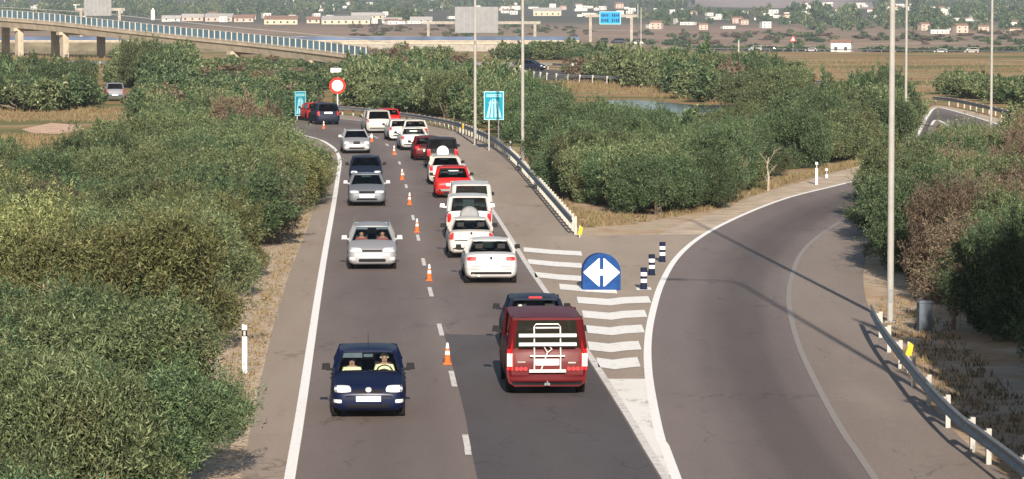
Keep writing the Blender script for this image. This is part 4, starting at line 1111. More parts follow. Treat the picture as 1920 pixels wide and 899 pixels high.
box_in(q, 'sunshade', M['white'], (-.02, -1.70, 1.38), (.42, .02, .36))
q = Car('minibus', 'white van with big rear window between the red hatchback and the off-roader', 'van', P_['white'], 'van', L=4.5, W=1.70, H=1.86, glass='tint').place(884, 428, H0, 'rear'); q.rear(tl=(.70, .80, .62, 1.0)); q.front(hl=(.5, .8, .78, .95))
q = Car('hatchback', 'bright red hatchback in the queue with a white sign in its rear window', 'car', P_['red'], 'hatch', L=3.8, W=1.70, H=1.50).place(849, 371, H0, 'rear')
q.rear(tl=(.58, .80, .80, .98), plate=(.30, .60, .72), bumper='black'); q.front(); box_in(q, 'paper_sign', M['white'], (.05, -1.42, 1.20), (.46, .02, .20)); q.rect('bumper', M['greyback'], -.76, .76, .36, .46, 'rear', off=.02, rd=.1)
q = Car('estate_car', 'white estate car ahead of the bright red hatchback', 'car', P_['white2'], 'wagon').place(836, 346, R(3), 'rear'); q.rear(tl=(.64, .80, .72, 1.0)); q.front()
q = Car('off_roader', 'black off-roader with a round white spare wheel cover', 'car', P_['black'], 'suv').place(830, 317, R(3.5), 'rear'); q.rear(tl=(.66, .84, .74, 1.15)); q.front(hl=(.5, .78, .75, .92)); spare(q, M['white'], .33, z=.98)
MB().box((0, -2.07, .66), (1.4, .08, .16)).build('bumper', P_['beige'], q.root)
q = Car('hatchback', 'dark wine red car left of the black off-roader', 'car', P_['wine'], 'hatch').place(803, 301, R(5), 'rear'); q.rear(); q.front()
q = Car('saloon_car', 'white saloon with a pale notice in its rear window nearing the far bend', 'car', P_['white'], 'sedan', L=4.2).place(777, 282, R(6), 'rear'); q.rear(tl=(.60, .80, .72, .90)); q.front(); box_in(q, 'paper_sign', M['white'], (0, -1.22, 1.14), (.50, .02, .16))
q = Car('hatchback', 'pale car with roof hidden behind the white saloon near the bend', 'car', P_['white2'], 'hatch', L=3.9).place(780, 265, R(8), 'rear'); q.rear(); q.front()
q = Car('hatchback', 'small white hatchback beside the silver people carrier', 'car', P_['white'], 'hatch', L=3.5, W=1.58).place(752, 264, R(9), 'rear'); q.rear(tl=(.60, .76, .72, .92)); q.front()
q = Car('people_carrier', 'silver people carrier with red tail lights turning into the far bend', 'car', P_['beige'], 'mpv').place(711, 250, R(8.5), 'rear'); q.rear(tl=(.70, .84, .80, 1.1)); q.front()
q = Car('hatchback', 'red car half hidden behind the silver people carrier', 'car', P_['red'], 'hatch').place(731, 240, R(9), 'rear'); q.rear(); q.front()
q = Car('people_carrier', 'dark blue people carrier in the far bend before the round sign', 'car', P_['dkblue'], 'mpv').place(616, 234, R(13), 'rear'); q.rear(tl=(.66, .84, .72, 1.05), plate=(.3, .85, .97)); q.front()
q = Car('hatchback', 'red car disappearing round the bend beside the tall narrow sign', 'car', P_['red'], 'hatch').place(597, 227, R(17), 'rear'); q.rear(); q.front()
q = Car('off_roader', 'grey off-roader parked among the shrubs on the left', 'car', P_['grey'], 'suv').place(216, 190, R(9), 'rear'); q.rear(tl=(.70, .84, .8, 1.1)); q.front()
q = Car('saloon_car', 'dark car with pale bonnet on the slip road in the middle distance', 'car', P_['dkblue'], 'wagon').place(968, 132, R(240), 'rear'); q.rear(); q.front()
fc = [(1415, 92, 88, 'white', 'van', 'white van on the plain road left of the small white house'.replace('left of', 'near')),
      (1447, 90, -92, 'black', 'suv', 'black off-roader on the plain road right of the thin post'),
      (1520, 95, 88, 'white', 'sedan', 'white car on the plain road left of the small house'),
      (1322, 93, 88, 'sky', 'wagon', 'pale blue car on the plain road left of the thin post'),
      (1762, 101, 88, 'white', 'wagon', 'white estate car on the plain road between the two right lamp posts'),
      (1820, 106, 88, 'white2', 'van', 'white van on the plain road next to the rightmost lamp post'),
      (1895, 106, -92, 'black', 'wagon', 'dark car on the plain road at the right edge')]
for px, py, hd, pc, stl, lb in fc:
    q = Car('van' if stl == 'van' else 'distant_car', lb, 'van' if stl == 'van' else 'car', P_[pc], stl).place(px, py, R(hd), 'rear'); q.rear(); q.front()
    q.root.location = on_plain(px, 2.2 if hd < 0 else -2.2, .32)

# ------------------------------------------------------------------ cones
def cone_proto():
    root = empty('traffic_cone')
    MB().box((0, 0, .02), (.24, .24, .04), None, .92).build('base', M['orange'], root)
    MB().lathe([(.095, .04), (.078, .24)], 18).build('body', M['orange'], root, True)
    MB().lathe([(.079, .24), (.064, .34)], 18).build('reflective_band', M['orange'] if False else M['white'], root, True)
    MB().lathe([(.065, .34), (.056, .40)], 18).build('upper_body', M['orange'], root, True)
    MB().lathe([(.056, .40), (.032, .52), (.018, .54)], 18).build('tip', M['white'], root, True); return root
cp = cone_proto(); first = True
for px, py, lb in ((839, 685, 'orange and white traffic cone nearest the camera, between navy hatchback and red van'), (805, 528, 'orange traffic cone on the lane line below the silver estate car'),
      (782, 437, 'orange traffic cone right of the silver estate car'), (768, 385, 'orange traffic cone right of the grey saloon'), (754, 338, 'orange traffic cone right of the dark blue oncoming car'),
      (739, 291, 'orange traffic cone between the silver saloon and the white saloon'), (697, 267, 'orange traffic cone touching the silver saloon with round headlamps'), (607, 242, 'farthest orange cone below the dark blue people carrier')):
    c = cp if first else copy_tree(cp); first = False
    c.location = G(px, py); c.location.z = .024; c.scale = (.85, .85, 1.0); tag(c, lb, 'traffic cone', 'traffic cones along the lane line')

# ------------------------------------------------------------------ bollards, beacon, delineators
def bollard():
    root = empty('bollard')
    MB().lathe([(.12, 0), (.12, .02), (.10, .03), (.10, .22)], 20).build('lower_body', M['navyp'], root, True)
    z = .22
    for k, (h, m, nm) in enumerate(((.12, 'white', 'reflective_band'), (.09, 'navyp', 'middle_ring'), (.12, 'white', 'reflective_band'), (.14, 'navyp', 'cap'))):
        MB().lathe([(.101 if m == 'white' else .10, z), (.101 if m == 'white' else .10, z+h)], 20).build(nm, M[m], root, True); z += h
    return root
bp = bollard()
for i, (px, py, lb) in enumerate(((1207, 544, 'dark blue bollard with white bands nearest the camera of the row of three'), (1222, 517, 'middle dark blue bollard of the three by the ramp line'), (1242, 492, 'farthest dark blue bollard of the three by the ramp line'))):
    c = bp if i == 0 else copy_tree(bp); c.location = G(px, py); c.location.z = .014; c.scale = (1.06, 1.06, 1); tag(c, lb, 'bollard', 'bollards on the gore')
# rounded divergence beacon
root = empty('divergence_beacon', G(1128, 545), R(-2)); root.location.z = .014
hw, hh_ = .60, 1.16
out = [(-hw, 0), (hw, 0), (hw, hh_-hw)] + [(hw*math.cos(a), hh_-hw+hw*math.sin(a)) for a in [math.pi*k/20 for k in range(1, 20)]] + [(-hw, hh_-hw)]
MB().prism(out, -.02, .02).build('front_panel', M['bluep'], root)
mb = MB(); n = len(out); b = 0
back = [(x*.92, z*.97) for x, z in out]
for (x, z) in out: mb.v.append(Vector((x, .02, z)))
for (x, z) in back: mb.v.append(Vector((x-.10, .75, z)))
for k in range(n): mb.quad_faces(0, [(k, (k+1) % n, n+(k+1) % n, n+k)])
mb.quad_faces(n, [tuple(range(n))]); mb.build('hollow_body', M['bluep'], root)
for sx in (-1, 1):
    ar = [(.045, .13), (.545, .56), (.045, .99), (.045, .655), (-.001, .655), (-.001, .465), (.045, .465)] if sx > 0 else [(-x, z) for x, z in [(.045, .13), (.545, .56), (.045, .99), (.045, .655), (.0005, .655), (.0005, .465), (.045, .465)]]
    mb = MB()
    if sx > 0: mb.prism([(.0, .465), (.06, .465), (.06, .12), (.09, .12), (.55, .53), (.57, .56), (.55, .59), (.09, 1.0), (.06, 1.0), (.06, .655), (.0, .655)], -.034, -.0225)
    else: mb.prism([(-x, z) for x, z in [(.0, .465), (.06, .465), (.06, .12), (.09, .12), (.55, .53), (.57, .56), (.55, .59), (.09, 1.0), (.06, 1.0), (.06, .655), (.0, .655)]], -.034, -.0225)
    mb.build('white_arrow', M['white'], root)
tag(root, 'round-topped blue beacon with two white arrows standing on the gore', 'traffic beacon')
def delineator(label, pxy, h, yellow=False, z=0):
    root = empty('delineator_post', G(*pxy)); root.location.z = z
    out = [(-.06, 0), (.06, 0), (.06, h-.03), (-.06, h)]
    MB().prism(out, -.03, .03).build('post', M['white'], root)
    MB().box((0, 0, h-.22), (.126, .066, .16)).build('dark_band', M['black'] if not yellow else M['yellowp'], root)
    MB().box((0, -.034, h-.22), (.05, .006, .11)).build('reflector', M['postw'] if not yellow else M['white'], root)
    tag(root, label, 'marker post'); return root
delineator('white marker post with black band on the gravel verge at the left', (459, 700), 1.2)
delineator('white marker post standing behind the guardrail right of the lamp post', (958, 300), 1.1)
delineator('white marker post on the left verge of the ramp', (1531, 347), 1.15)
delineator('short white marker post beside the taller one on the ramp verge', (1550, 334), .5)
def ymark(label, pxy, h=.45, z0=.55):
    root = empty('reflector_marker', G(*pxy))
    MB().box((0, 0, (z0+h)/2), (.05, .04, z0+h)).build('stem', M['postw'], root)
    MB().prism([(-.09, z0), (.07, z0), (.12, z0+h*.75), (.02, z0+h), (-.02, z0+h*.6)], -.04, -.024).build('yellow_plate', M['yellowp'], root)
    tag(root, label, 'reflector')
ymark('yellow reflector standing behind the foreground ramp guardrail', (1703, 699), .34, .42)
ymark('yellow reflector at the near end of the long main road guardrail', (1087, 446), .35, .12)
ymark('yellow reflector behind the guardrail left of the lamp post', (867, 254), .35, .45)
ymark('yellow reflector behind the guardrail beside the middle lamp post', (972, 316), .35, .3)
# grey cabinet
root = empty('utility_cabinet', G(1733, 622), R(8))
MB().box((0, 0, .42), (.36, .30, .76)).build('body', M['cabinet'], root); MB().box((0, 0, .83), (.42, .36, .06), None, .8).build('lid', M['cabinet'], root)
MB().box((0, 0, .02), (.40, .34, .04)).build('plinth', M['conc2'], root); MB().box((0, -.157, .42), (.28, .012, .62)).build('door', M['cabinet'], root)
tag(root, 'grey-blue utility cabinet on the bare ground right of the foreground lamp post', 'cabinet')

# ------------------------------------------------------------------ lamp posts
def lamp_post(label, loc, side, h=17.0):
    root = empty('lamp_post', loc)
    MB().tube([(0, 0, 0), (0, 0, h*.4), (0, 0, h)], [.098, .085, .06], 14).build('pole', M['pole'], root, True)
    MB().box((0, 0, .02), (.34, .34, .04)).build('base_plate', M['galv'], root)
    MB().box((0, -.102, .75), (.10, .012, .36)).build('access_door', M['galv'], root)
    MB().tube([(0, 0, h-.02), (side*.4, 0, h+.35), (side*1.6, 0, h+.55)], [.05, .04, .035], 10).build('arm', M['pole'], root, True)
    MB().box((side*1.95, 0, h+.56), (.75, .28, .14), None, .8).build('lamp_head', M['greyback'], root)
    tag(root, label, 'lamp post', 'lamp posts along the roads'); return root
lamp_post('lamp post behind the guardrail left of the cyan motorway sign', G(891, 272), -1)
lamp_post('lamp post between the cyan motorway sign and the shrub wedge', G(980, 313), -1)
lamp_post('tall lamp post in the right foreground behind the ramp guardrail', G(1669, 604), -1)
lamp_post('lamp post rising behind the shrubs just right of the foreground lamp post', G(1698, 262), -1)
lamp_post('rightmost lamp post beside the far bend of the ramp', G(1858, 258), -1)
lamp_post('lamp post just outside the right edge casting the long faint shadow on the ramp', Vector((10.6, 65.0, 0)), -1)

# ------------------------------------------------------------------ signs
def lattice(mb, x, w_, z0, z1, y=-.03, t=.008): mb.box((x, y, (z0+z1)/2), (w_, t, z1-z0))
def motorway_sign(label, loc, rz, bw, bh, z0, posts, top='cyanw'):
    root = empty('motorway_sign', loc, rz)
    mb = MB().prism([(-bw/2, z0), (bw/2, z0), (bw/2, z0+bh), (-bw/2, z0+bh)], -.02, .02); mb.build('panel', M['cyan'], root)
    mb = MB(); t = .055
    mb.box((0, -.027, z0+t/2), (bw, .012, t)).box((0, -.027, z0+bh-t/2), (bw, .012, t)).box((-bw/2+t/2, -.027, z0+bh/2), (t, .0121, bh-2*t)).box((bw/2-t/2, -.027, z0+bh/2), (t, .0121, bh-2*t)); mb.build('border', M['cyanw'], root)
    MB().box((0, -.027, z0+bh*.85), (bw*.74, .012, bh*.10)).build('title_strip', M['cyanw'], root)
    mb = MB()
    for k in range(7): mb.box((-bw*.30+k*bw*.10, -.036, z0+bh*.85), (bw*.055, .006, bh*.045))
    mb.build('lettering', M['cyan'], root)
    mb = MB(); c = z0+bh*.08; t2 = z0+bh*.74
    for sx in (-1, 1):
        mb.prism([(sx*bw*.04, c), (sx*bw*.17, c), (sx*bw*.085, t2), (sx*bw*.03, t2)], -.033, -.0215)
        mb.prism([(sx*bw*.24, c), (sx*bw*.38, c), (sx*bw*.18, t2-.08), (sx*bw*.13, t2-.08)], -.033, -.0215)
    mb.box((0, -.038, z0+bh*.60), (bw*.52, .008, bh*.035)); mb.build('road_symbol', M['cyanw'], root)
    for x in posts: MB().tube([(x, .05, 0), (x, .05, z0+bh*.9)], .045, 10).build('post', M['postw'], root, True)
    tag(root, label, 'road sign'); return root
motorway_sign('cyan motorway sign on two posts behind the guardrail', G(926, 283), 0, 1.22, 1.75, 1.9, (-.30, .28))
motorway_sign('narrow slanting cyan motorway sign at the left of the far bend', G(563, 226), R(52), 1.25, 1.9, .35, (-.3, .45))
root = empty('speed_sign', G(633, 218))
MB().tube([(0, 0, 0), (0, 0, 2.6)], .05, 10).build('post', M['white'], root, True)
MB().lathe([(.66, -.015), (.66, .015)], 32, (0, -.07, 2.45), 'Y').build('red_ring', M['redsign'], root)
MB().lathe([(.45, -.008), (.45, .008)], 32, (0, -.09, 2.45), 'Y').build('white_disc', M['white'], root)
tag(root, 'round white speed sign with thick red rim above the dark people carrier', 'road sign')
def rear_sign(label, px, ptop, pbot, Y, wpx, face=None):
    p = GY(px, pbot, Y); k = Y/FPX; root = empty('rear_sign', (p.x, Y, 0)); z1 = GY(px, ptop, Y).z; z0 = GY(px, ptop+8, Y).z; w_ = wpx*k
    MB().box((0, 0, (z0+z1)/2), (w_, .05, z1-z0)).build('panel', M['white'], root)
    for sx in (-1, 1): MB().tube([(sx*w_*.33, .06, 0), (sx*w_*.33, .06, z1-.1)], .06, 8).build('post', M['postw'], root, True)
    tag(root, label, 'road sign')
rear_sign('small white sign board on two posts left of the lamp post', 870, 129, 150, 400, 22)
rear_sign('small white sign board on two posts above the round sign', 630, 128, 150, 385, 20)
def disc_sign(label, px, py, Y, r, name='round_sign', mat='white'):
    p = GY(px, py, Y); root = empty(name, (p.x, Y, 0))
    MB().lathe([(r, -.015), (r, .015)], 20, (0, -.05, p.z), 'Y').build('disc', M[mat], root)
    MB().lathe([(r*.98, -.02), (r*.98, -.016), (r*.82, -.016)], 20, (0, -.05, p.z), 'Y').build('rim', M['redsign'], root) if False else None
    MB().tube([(0, 0, 0), (0, 0, p.z+r*.5)], .045, 8).build('post', M['postw'], root, True); tag(root, label, 'road sign')
disc_sign('pale round sign beside the slip road, left of a pair', 1077, 123, 415, .40); disc_sign('pale round sign beside the slip road, right of a pair', 1090, 123, 415, .38, mat='signback')
def tri_sign(label, px, py, Y, r):
    p = GY(px, py, Y); root = empty('triangle_sign', (p.x, Y, tz(0, Y))); z = p.z-tz(0, Y)
    MB().prism([(-r, z-r*.8), (r, z-r*.8), (0, z+r)], -.02, .02).build('red_triangle', M['redsign'], root)
    MB().prism([(-r*.55, z-r*.55), (r*.55, z-r*.55), (0, z+r*.5)], -.03, -.0205).build('white_field', M['white'], root)
    MB().tube([(0, .05, 0), (0, .05, z)], .05, 8).build('post', M['postw'], root, True); tag(root, label, 'road sign')
tri_sign('red-edged triangle sign on the plain left of the small white house', 1487, 73, 1190, 1.2); tri_sign('red-edged triangle sign at the far left below the viaduct', 85, 119, 500, .62)
# gantries
def gantry(label, Y, x0, x1, ybeam, ybase, boards, mat):
    a, b = GY(x0, ybeam, Y), GY(x1, ybeam, Y); zb = tz(0, Y)-.1
    root = empty('sign_gantry', ((a.x+b.x)/2, Y, 0)); cx = (a.x+b.x)/2
    for p in (a, b): MB().box((p.x-cx, 0, (p.z+zb)/2), (1.0, .9, p.z-zb)).build('leg', M['conc2'], root)
    mb = MB().box((0, 0, a.z), (b.x-a.x+4, .8, 1.0)); mb.build('beam', M['conc2'], root)
    for bx0, bx1, by0, by1 in boards:
        p, q = GY(bx0, by0, Y), GY(bx1, by1, Y)
        bo = MB().box(((p.x+q.x)/2-cx, -.62, (p.z+q.z)/2), (q.x-p.x, .12, abs(p.z-q.z))).build('board', mat, root)
        if mat is M['greyback']:
            mb = MB()
            for k in range(7): mb.box((p.x-cx+(q.x-p.x)*(k+.5)/7, -.71, (p.z+q.z)/2), (.20, .06, abs(p.z-q.z)*.98))
            mb.build('board_rib', M['signback'], bo)
        if mat is M['signblue']:
            W_ = q.x-p.x; H_ = abs(p.z-q.z); mx, mz = (p.x+q.x)/2-cx, (p.z+q.z)/2
            mb = MB().box((mx, -.688, mz+H_/2-.11), (W_, .012, .22)).box((mx, -.688, mz-H_/2+.11), (W_, .012, .22)).box((mx-W_/2+.11 , -.688, mz), (.22, .0121, H_-.44)).box((mx+W_/2-.11 , -.688, mz), (.22, .0121, H_-.44))
            mb.build('border', M['cyanw'], bo)
            mb = MB()
            for rr_ in (-1, 1):
                for sx in (-1, 1):
                    for k in range(4): mb.box((mx+sx*W_*.25+(k-1.5)*W_*.09, -.69, mz+rr_*H_*.2), (W_*.055, .016, H_*(.16+.05*((k*7+rr_) % 3))))
            mb.build('lettering', M['navyp'], bo)
    tag(root, label, 'sign gantry'); return root
gantry('grey gantry with a big blank board back over the motorway in the middle', 1256, 803, 1003, 43, 78, [(853, 934, 62, 13)], M['greyback'])
gantry('gantry with a bright blue direction board over the motorway', 1256, 1107, 1184, 30, 78, [(1124, 1164, 46, 22)], M['signblue'])
gantry('grey gantry with a tall blank board behind the viaduct at the left', 1262, 152, 224, 18, 60, [(158, 209, 30, -22)], M['greyback'])
for px, y0, y1, Y, lb in ((1196, 8, 104, 1150, 'thin pole right of the blue gantry, taller of two'), (1202, 14, 108, 1140, 'thin pole right of the blue gantry, shorter of two'), (1385, 76, 106, 640, 'lone pale post standing on the dry plain')):
    p = GY(px, y0, Y); o = MB().tube([(0, 0, 0), (0, 0, p.z-tz(0, Y))], [.16, .12], 8).build('pole', M['postw'], None, True, (p.x, Y, tz(0, Y))); tag(o, lb, 'pole')

# ------------------------------------------------------------------ viaduct
def viaduct():
    near = [GY(-120, 27, 625), GY(0, 34.5, 600), GY(107, 43, 582), GY(213, 55, 564), GY(333, 68, 545), GY(500, 85, 518), GY(640, 102, 496), GY(735, 116, 480)]
    near = catmull(near, 4)
    n = (near[-1]-near[0]); n.z = 0; n.normalize(); side = Vector((-n.y, n.x, 0))        # towards the far side
    if side.y < 0: side = -side
    root = empty('viaduct', (near[0].x, near[0].y, 0)); o0 = root.location.copy()
    far = [p+side*9.5 for p in near]
    N = len(near)
    mb = MB()
    sec = [(-.0, .0), (0, -.45), (.25, -.55), (.6, -1.55), (8.9, -1.55), (9.25, -.55), (9.5, -.45), (9.5, 0)]
    for p in near:
        for dx, dz in sec: mb.v.append(p+side*dx+Vector((0, 0, dz))-o0)
    k_ = len(sec)
    for i in range(N-1):
        for k in range(k_): mb.quad_faces(i*k_, [(k, (k+1) % k_, k_+(k+1) % k_, k_+k)])
    mb.quad_faces(0, [tuple(range(k_))]); mb.quad_faces((N-1)*k_, [tuple(range(k_))[::-1]])
    mb.build('deck', M['concrete'], root)
    for off, nm in ((.16, 'parapet'), (9.34, 'parapet')):
        mb = MB()
        for i in range(N-1):
            a, b = near[i]+side*off-o0, near[i+1]+side*off-o0
            mb.bar(a+Vector((0, 0, .06)), b+Vector((0, 0, .06)), .42, .14)
        mb.build(nm, M['concrete'], root)
    for off in (.16, 9.34):
        mb = MB()
        for i in range(N-1):
            a, b = near[i]+side*off-o0, near[i+1]+side*off-o0
            mb.bar(a+Vector((0, 0, 1.42)), b+Vector((0, 0, 1.42)), .09, .09); mb.bar(a+Vector((0, 0, .20)), b+Vector((0, 0, .20)), .07, .06)
        mb.build('handrail', M['postw'], root)
        if off < 1:
            mb = MB()
            for i in range(N-1):
                a, b = near[i]+side*(off+.03)-o0, near[i+1]+side*(off+.03)-o0
                mb.bar(a+Vector((0, 0, .80)), b+Vector((0, 0, .80)), .02, 1.12)
            mb.build('screen', M['screen'], root)
    a_ = arc(near); s_ = 0; proto = None; c = 0
    while s_ < a_[-1] and c < 95:
        p, t = at_len(near, a_, s_)
        if proto is None: proto = MB().box((0, 0, .72), (.16, .16, 1.40)).build('railing_post', M['postw'], root); q = proto
        else: q = proto.copy(); col.objects.link(q); q.parent = root
        q.location = p+side*.10-o0; s_ += 2.0; c += 1
    # piers: two columns and a cap each
    for px in (-60, 25, 112, 268, 430, 585):
        i = min(range(N), key=lambda i: abs(960+near[i].x/near[i].y*FPX-px)); p = near[i]; zt = p.z-1.55
        if zt < .3: continue
        pe = empty('pier', (p.x-o0.x, p.y-o0.y, 0)); pe.parent = root
        for d_ in (1.3, 8.0):
            q = side*d_; MB().box((q.x, q.y, max(.2, zt-.5)/2), (1.35, 1.0, max(.2, zt-.5)), Matrix.Rotation(math.atan2(n.y, n.x), 3, 'Z')).build('column', M['concrete'], pe)
        a, b = side*.1, side*9.3
        MB().bar((a.x, a.y, zt-.26), (b.x, b.y, zt-.26), 1.3, .5).build('cap', M['concrete'], pe)
    tag(root, 'long cream concrete viaduct with blue railing crossing the upper left', 'viaduct')
viaduct()
# motorway on its low bridge behind
def motorway():
    Y = 1250; xa, xb = GY(-300, 70, Y).x, GY(1086, 70, Y).x; zt = -4.5; zb = -8.1
    root = empty('motorway_bridge', ((xa+xb)/2, Y, 0)); W_ = xb-xa
    MB().box((0, 7, zt-.5), (W_, 14, 1.0)).build('deck', M['concrete'], root)
    MB().box((0, -.2, zt+.22), (W_, .3, .44)).build('parapet', M['concrete'], root)
    MB().box((0, 14.2, zt+.22), (W_, .3, .44)).build('parapet', M['concrete'], root)
    mb = MB()
    mb.box((0, -.2, zt+1.15), (W_, .05, 1.3))
    for k in range(int(W_/3)): mb.box((-W_/2+k*3, -.2, zt+1.15), (.16, .16, 1.45))
    mb.build('railing', M['screenb'], root)
    for px0, px1 in ((640, 1020), (1076, 1086)):
        a, b = GY(px0, 70, Y).x, GY(px1, 70, Y).x
        MB().box(((a+b)/2-(xa+xb)/2, 7, (zt-1+zb)/2-.01), (b-a, 13.4, zt-1-zb)).build('abutment', M['conc2'], root)
    xl = GY(640, 70, Y).x
    em = MB(); em.v = [Vector(p) for p in ((xa-60, Y-7, zb), (xl, Y-7, zb), (xl, Y+21, zb), (xa-60, Y+21, zb), (xa-60, Y-.06, zt-.3), (xl, Y-.06, zt-.3), (xl, Y+14.2, zt-.3), (xa-60, Y+14.2, zt-.3))]
    em.quad_faces(0, [(0, 1, 5, 4), (1, 2, 6, 5), (2, 3, 7, 6), (3, 0, 4, 7), (4, 5, 6, 7)]); tag(em.build('embankment', M['bank']), kind='structure')
    tag(root, 'low motorway bridge with pale parapet crossing the middle distance', 'bridge')
    mot = [(720, 'dkblue', 'wagon', 'dark blue car on the motorway left of the grey gantry'), (793, 'black', 'van', 'black van on the motorway by the left gantry leg'), (870, 'white', 'sedan', 'white car on the motorway below the grey board'),
           (968, 'white', 'wagon', 'white estate car on the motorway left of the right gantry leg'), (1055, 'silver', 'sedan', 'silver car at the right end of the motorway bridge'), (560, 'white2', 'van', 'pale van on the motorway above the viaduct')]
    for i, (px, pc, stl, lb) in enumerate(mot):
        c = Car('van' if stl == 'van' else 'distant_car', lb, 'van' if stl == 'van' else 'car', P_[pc], stl); c.rear(); c.front()
        c.root.location = (GY(px, 70, Y+4).x, Y+4, zt); c.root.rotation_euler = (0, 0, R(90 if i % 2 else -90))
    emb = MB(); x0, x1 = xb, GY(1300, 70, Y).x
    emb.v = [Vector(p) for p in ((x0, Y-10, zb), (x1, Y-14, zb), (x1, Y+24, zb), (x0, Y+24, zb), (x0, Y, zt), (x1, Y-4, zt-2.2), (x1, Y+12, zt-2.2), (x0, Y+13.9, zt))]
    emb.quad_faces(0, [(0, 1, 5, 4), (1, 2, 6, 5), (2, 3, 7, 6), (3, 0, 4, 7), (4, 5, 6, 7)])
    tag(emb.build('embankment', M['bank']), kind='structure')
    for i, (px, pc, stl, lb) in enumerate(((1130, 'black', 'suv', 'black off-roader below the blue gantry board'), (1158, 'dkblue', 'van', 'dark van right of the black off-roader below the blue board'), (1128+67, 'white', 'sedan', 'white car on the motorway beside the thin poles'))):
        c = Car('van' if stl == 'van' else 'distant_car', lb, 'van' if stl == 'van' else 'car', P_[pc], stl); c.rear(); c.front()
        x = GY(px, 70, Y+2).x; c.root.location = (x, Y+3, zt-2.2*(x-x0)/(x1-x0)+.02); c.root.rotation_euler = (0, 0, R(90))
motorway()

# ------------------------------------------------------------------ small house on the plain, the town, far trees
M['wallw'] = plain('white_render', (.50, .48, .44), .9, noise=.08, scale=.5); M['wallp'] = plain('pink_render', (.38, .29, .24), .9, noise=.1, scale=.5); M['walls'] = plain('sand_render', (.42, .35, .26), .9, noise=.1, scale=.5)
M['tile'] = plain('clay_tiles', (.20, .12, .085), .9, noise=.25, scale=1.5); M['flatroof'] = plain('pale_flat_roof', (.34, .32, .29), .9, noise=.1, scale=.5)
M['win'] = plain('dark_window', (.03, .035, .04), .2)
def house(wall, roofm, wx, wy, hz, gable, seed):
    rg = random.Random(seed); root = empty('house')
    MB().box((0, 0, hz/2-.3), (wx, wy, hz+.6)).build('wall', M[wall], root)
    if gable:
        mb = MB(); e = .4; r = min(2.4, wy*.22)
        mb.v = [Vector(p) for p in ((-wx/2-e, -wy/2-e, hz), (wx/2+e, -wy/2-e, hz), (wx/2+e, wy/2+e, hz), (-wx/2-e, wy/2+e, hz), (-wx/2-e, 0, hz+r), (wx/2+e, 0, hz+r))]
        mb.quad_faces(0, [(0, 1, 5, 4), (2, 3, 4, 5), (0, 4, 3), (1, 2, 5), (0, 3, 2, 1)]); mb.build('roof', M[roofm], root)
    else: MB().box((0, 0, hz+.2), (wx+.3, wy+.3, .4)).build('roof', M[roofm], root)
    n = max(2, int(wx/4))
    for fl in range(max(1, int(hz/2.8))):
        for k in range(n):
            MB().box((-wx/2+(k+.5)*wx/n, -wy/2-.01, 1.3+fl*2.8), (1.1, .06, 1.3)).build('window', M['win'], root)
    return root
sh = house('wallw', 'tile', 6.8, 5.0, 3.4, True, 1); sh.location = on_plain(1577, 12, 0); sh.rotation_euler = (0, 0, R(-12)); tag(sh, 'small white house with brown roof standing by the plain road', 'house')
protos = [house('wallw', 'tile', 11, 8, 3.2, True, 2), house('wallw', 'flatroof', 9, 8, 5.8, False, 3), house('walls', 'tile', 14, 9, 3.4, True, 4), house('wallw', 'flatroof', 16, 9, 3.0, False, 5), house('wallp', 'tile', 10, 8, 5.6, True, 6), house('wallw', 'flatroof', 7, 6, 3.0, False, 7)]
LBL = ['white bungalow with tiled roof in the distant hillside town', 'white two-storey block with flat roof in the distant hillside town', 'sand-coloured long house in the distant hillside town', 'long white low building in the distant hillside town', 'pinkish two-storey house in the distant hillside town', 'tiny white cube-like house in the distant hillside town']
def land_at(px, py):
    """where the photo's ray through (px, py) meets the land"""
    lo = 900.0
    y = lo
    while y < 6500:
        p = GY(px, py, y)
        if p.z <= tz(p.x, p.y): return Vector((p.x, p.y, tz(p.x, p.y)))
        y += 12
    return None
used = set()
def put_house(k, px, py, s_=1.0, label=None, rz=None):
    p = land_at(px, py)
    if p is None: return
    h = protos[k] if k not in used else copy_tree(protos[k]); used.add(k)
    h.location = p; h.rotation_euler = (0, 0, rnd.uniform(-.5, .5) if rz is None else rz); h.scale = (s_, s_, s_)
    if label: tag(h, label, 'house')
    else: tag(h, LBL[k], 'house', LBL[k].replace(' with', 's with', 1) if False else 'houses: '+LBL[k])
    return h
spots = [(15, 3), (140, 4), (285, 3), (300, 6), (345, 38), (358, 34), (372, 37), (400, 34), (418, 42), (440, 38), (455, 36), (468, 38), (540, 8), (560, 12), (577, 16), (586, 10), (612, 8), (625, 9), (635, 12),
         (683, 8), (722, 10), (712, 33), (724, 30), (700, 44), (735, 47), (752, 45), (775, 45), (765, 6), (775, 12), (802, 12), (850, 36), (940, 20), (962, 16), (968, 10), (1000, 17), (1035, 16), (1055, 18), (1085, 17), (1110, 16), (1122, 10), (1130, 20), (1160, 17), (1176, 18), (1205, 38), (1212, 36), (1220, 54), (1230, 55), (1235, 20), (1250, 46), (1258, 26), (1272, 46),
         (1290, 47), (1302, 28), (1318, 56), (1337, 38), (1350, 37), (1370, 38), (1380, 42), (1365, 54), (1385, 45), (1395, 46), (1420, 38), (1425, 36), (1432, 26), (1436, 53), (1478, 33), (1480, 44), (1505, 28), (1556, 24), (1562, 34), (1582, 37),
         (1606, 22), (1655, 18), (1662, 16), (1680, 18), (1690, 22), (1685, 40), (1735, 58), (1748, 44), (1752, 60), (1757, 42), (1762, 64), (1770, 46), (1775, 58), (1790, 39), (1800, 62), (1815, 41), (1832, 40), (1840, 39), (1845, 62), (1855, 40), (1880, 50), (1890, 46), (1898, 50), (1905, 60), (1915, 48), (1745, 18), (1765, 20)]
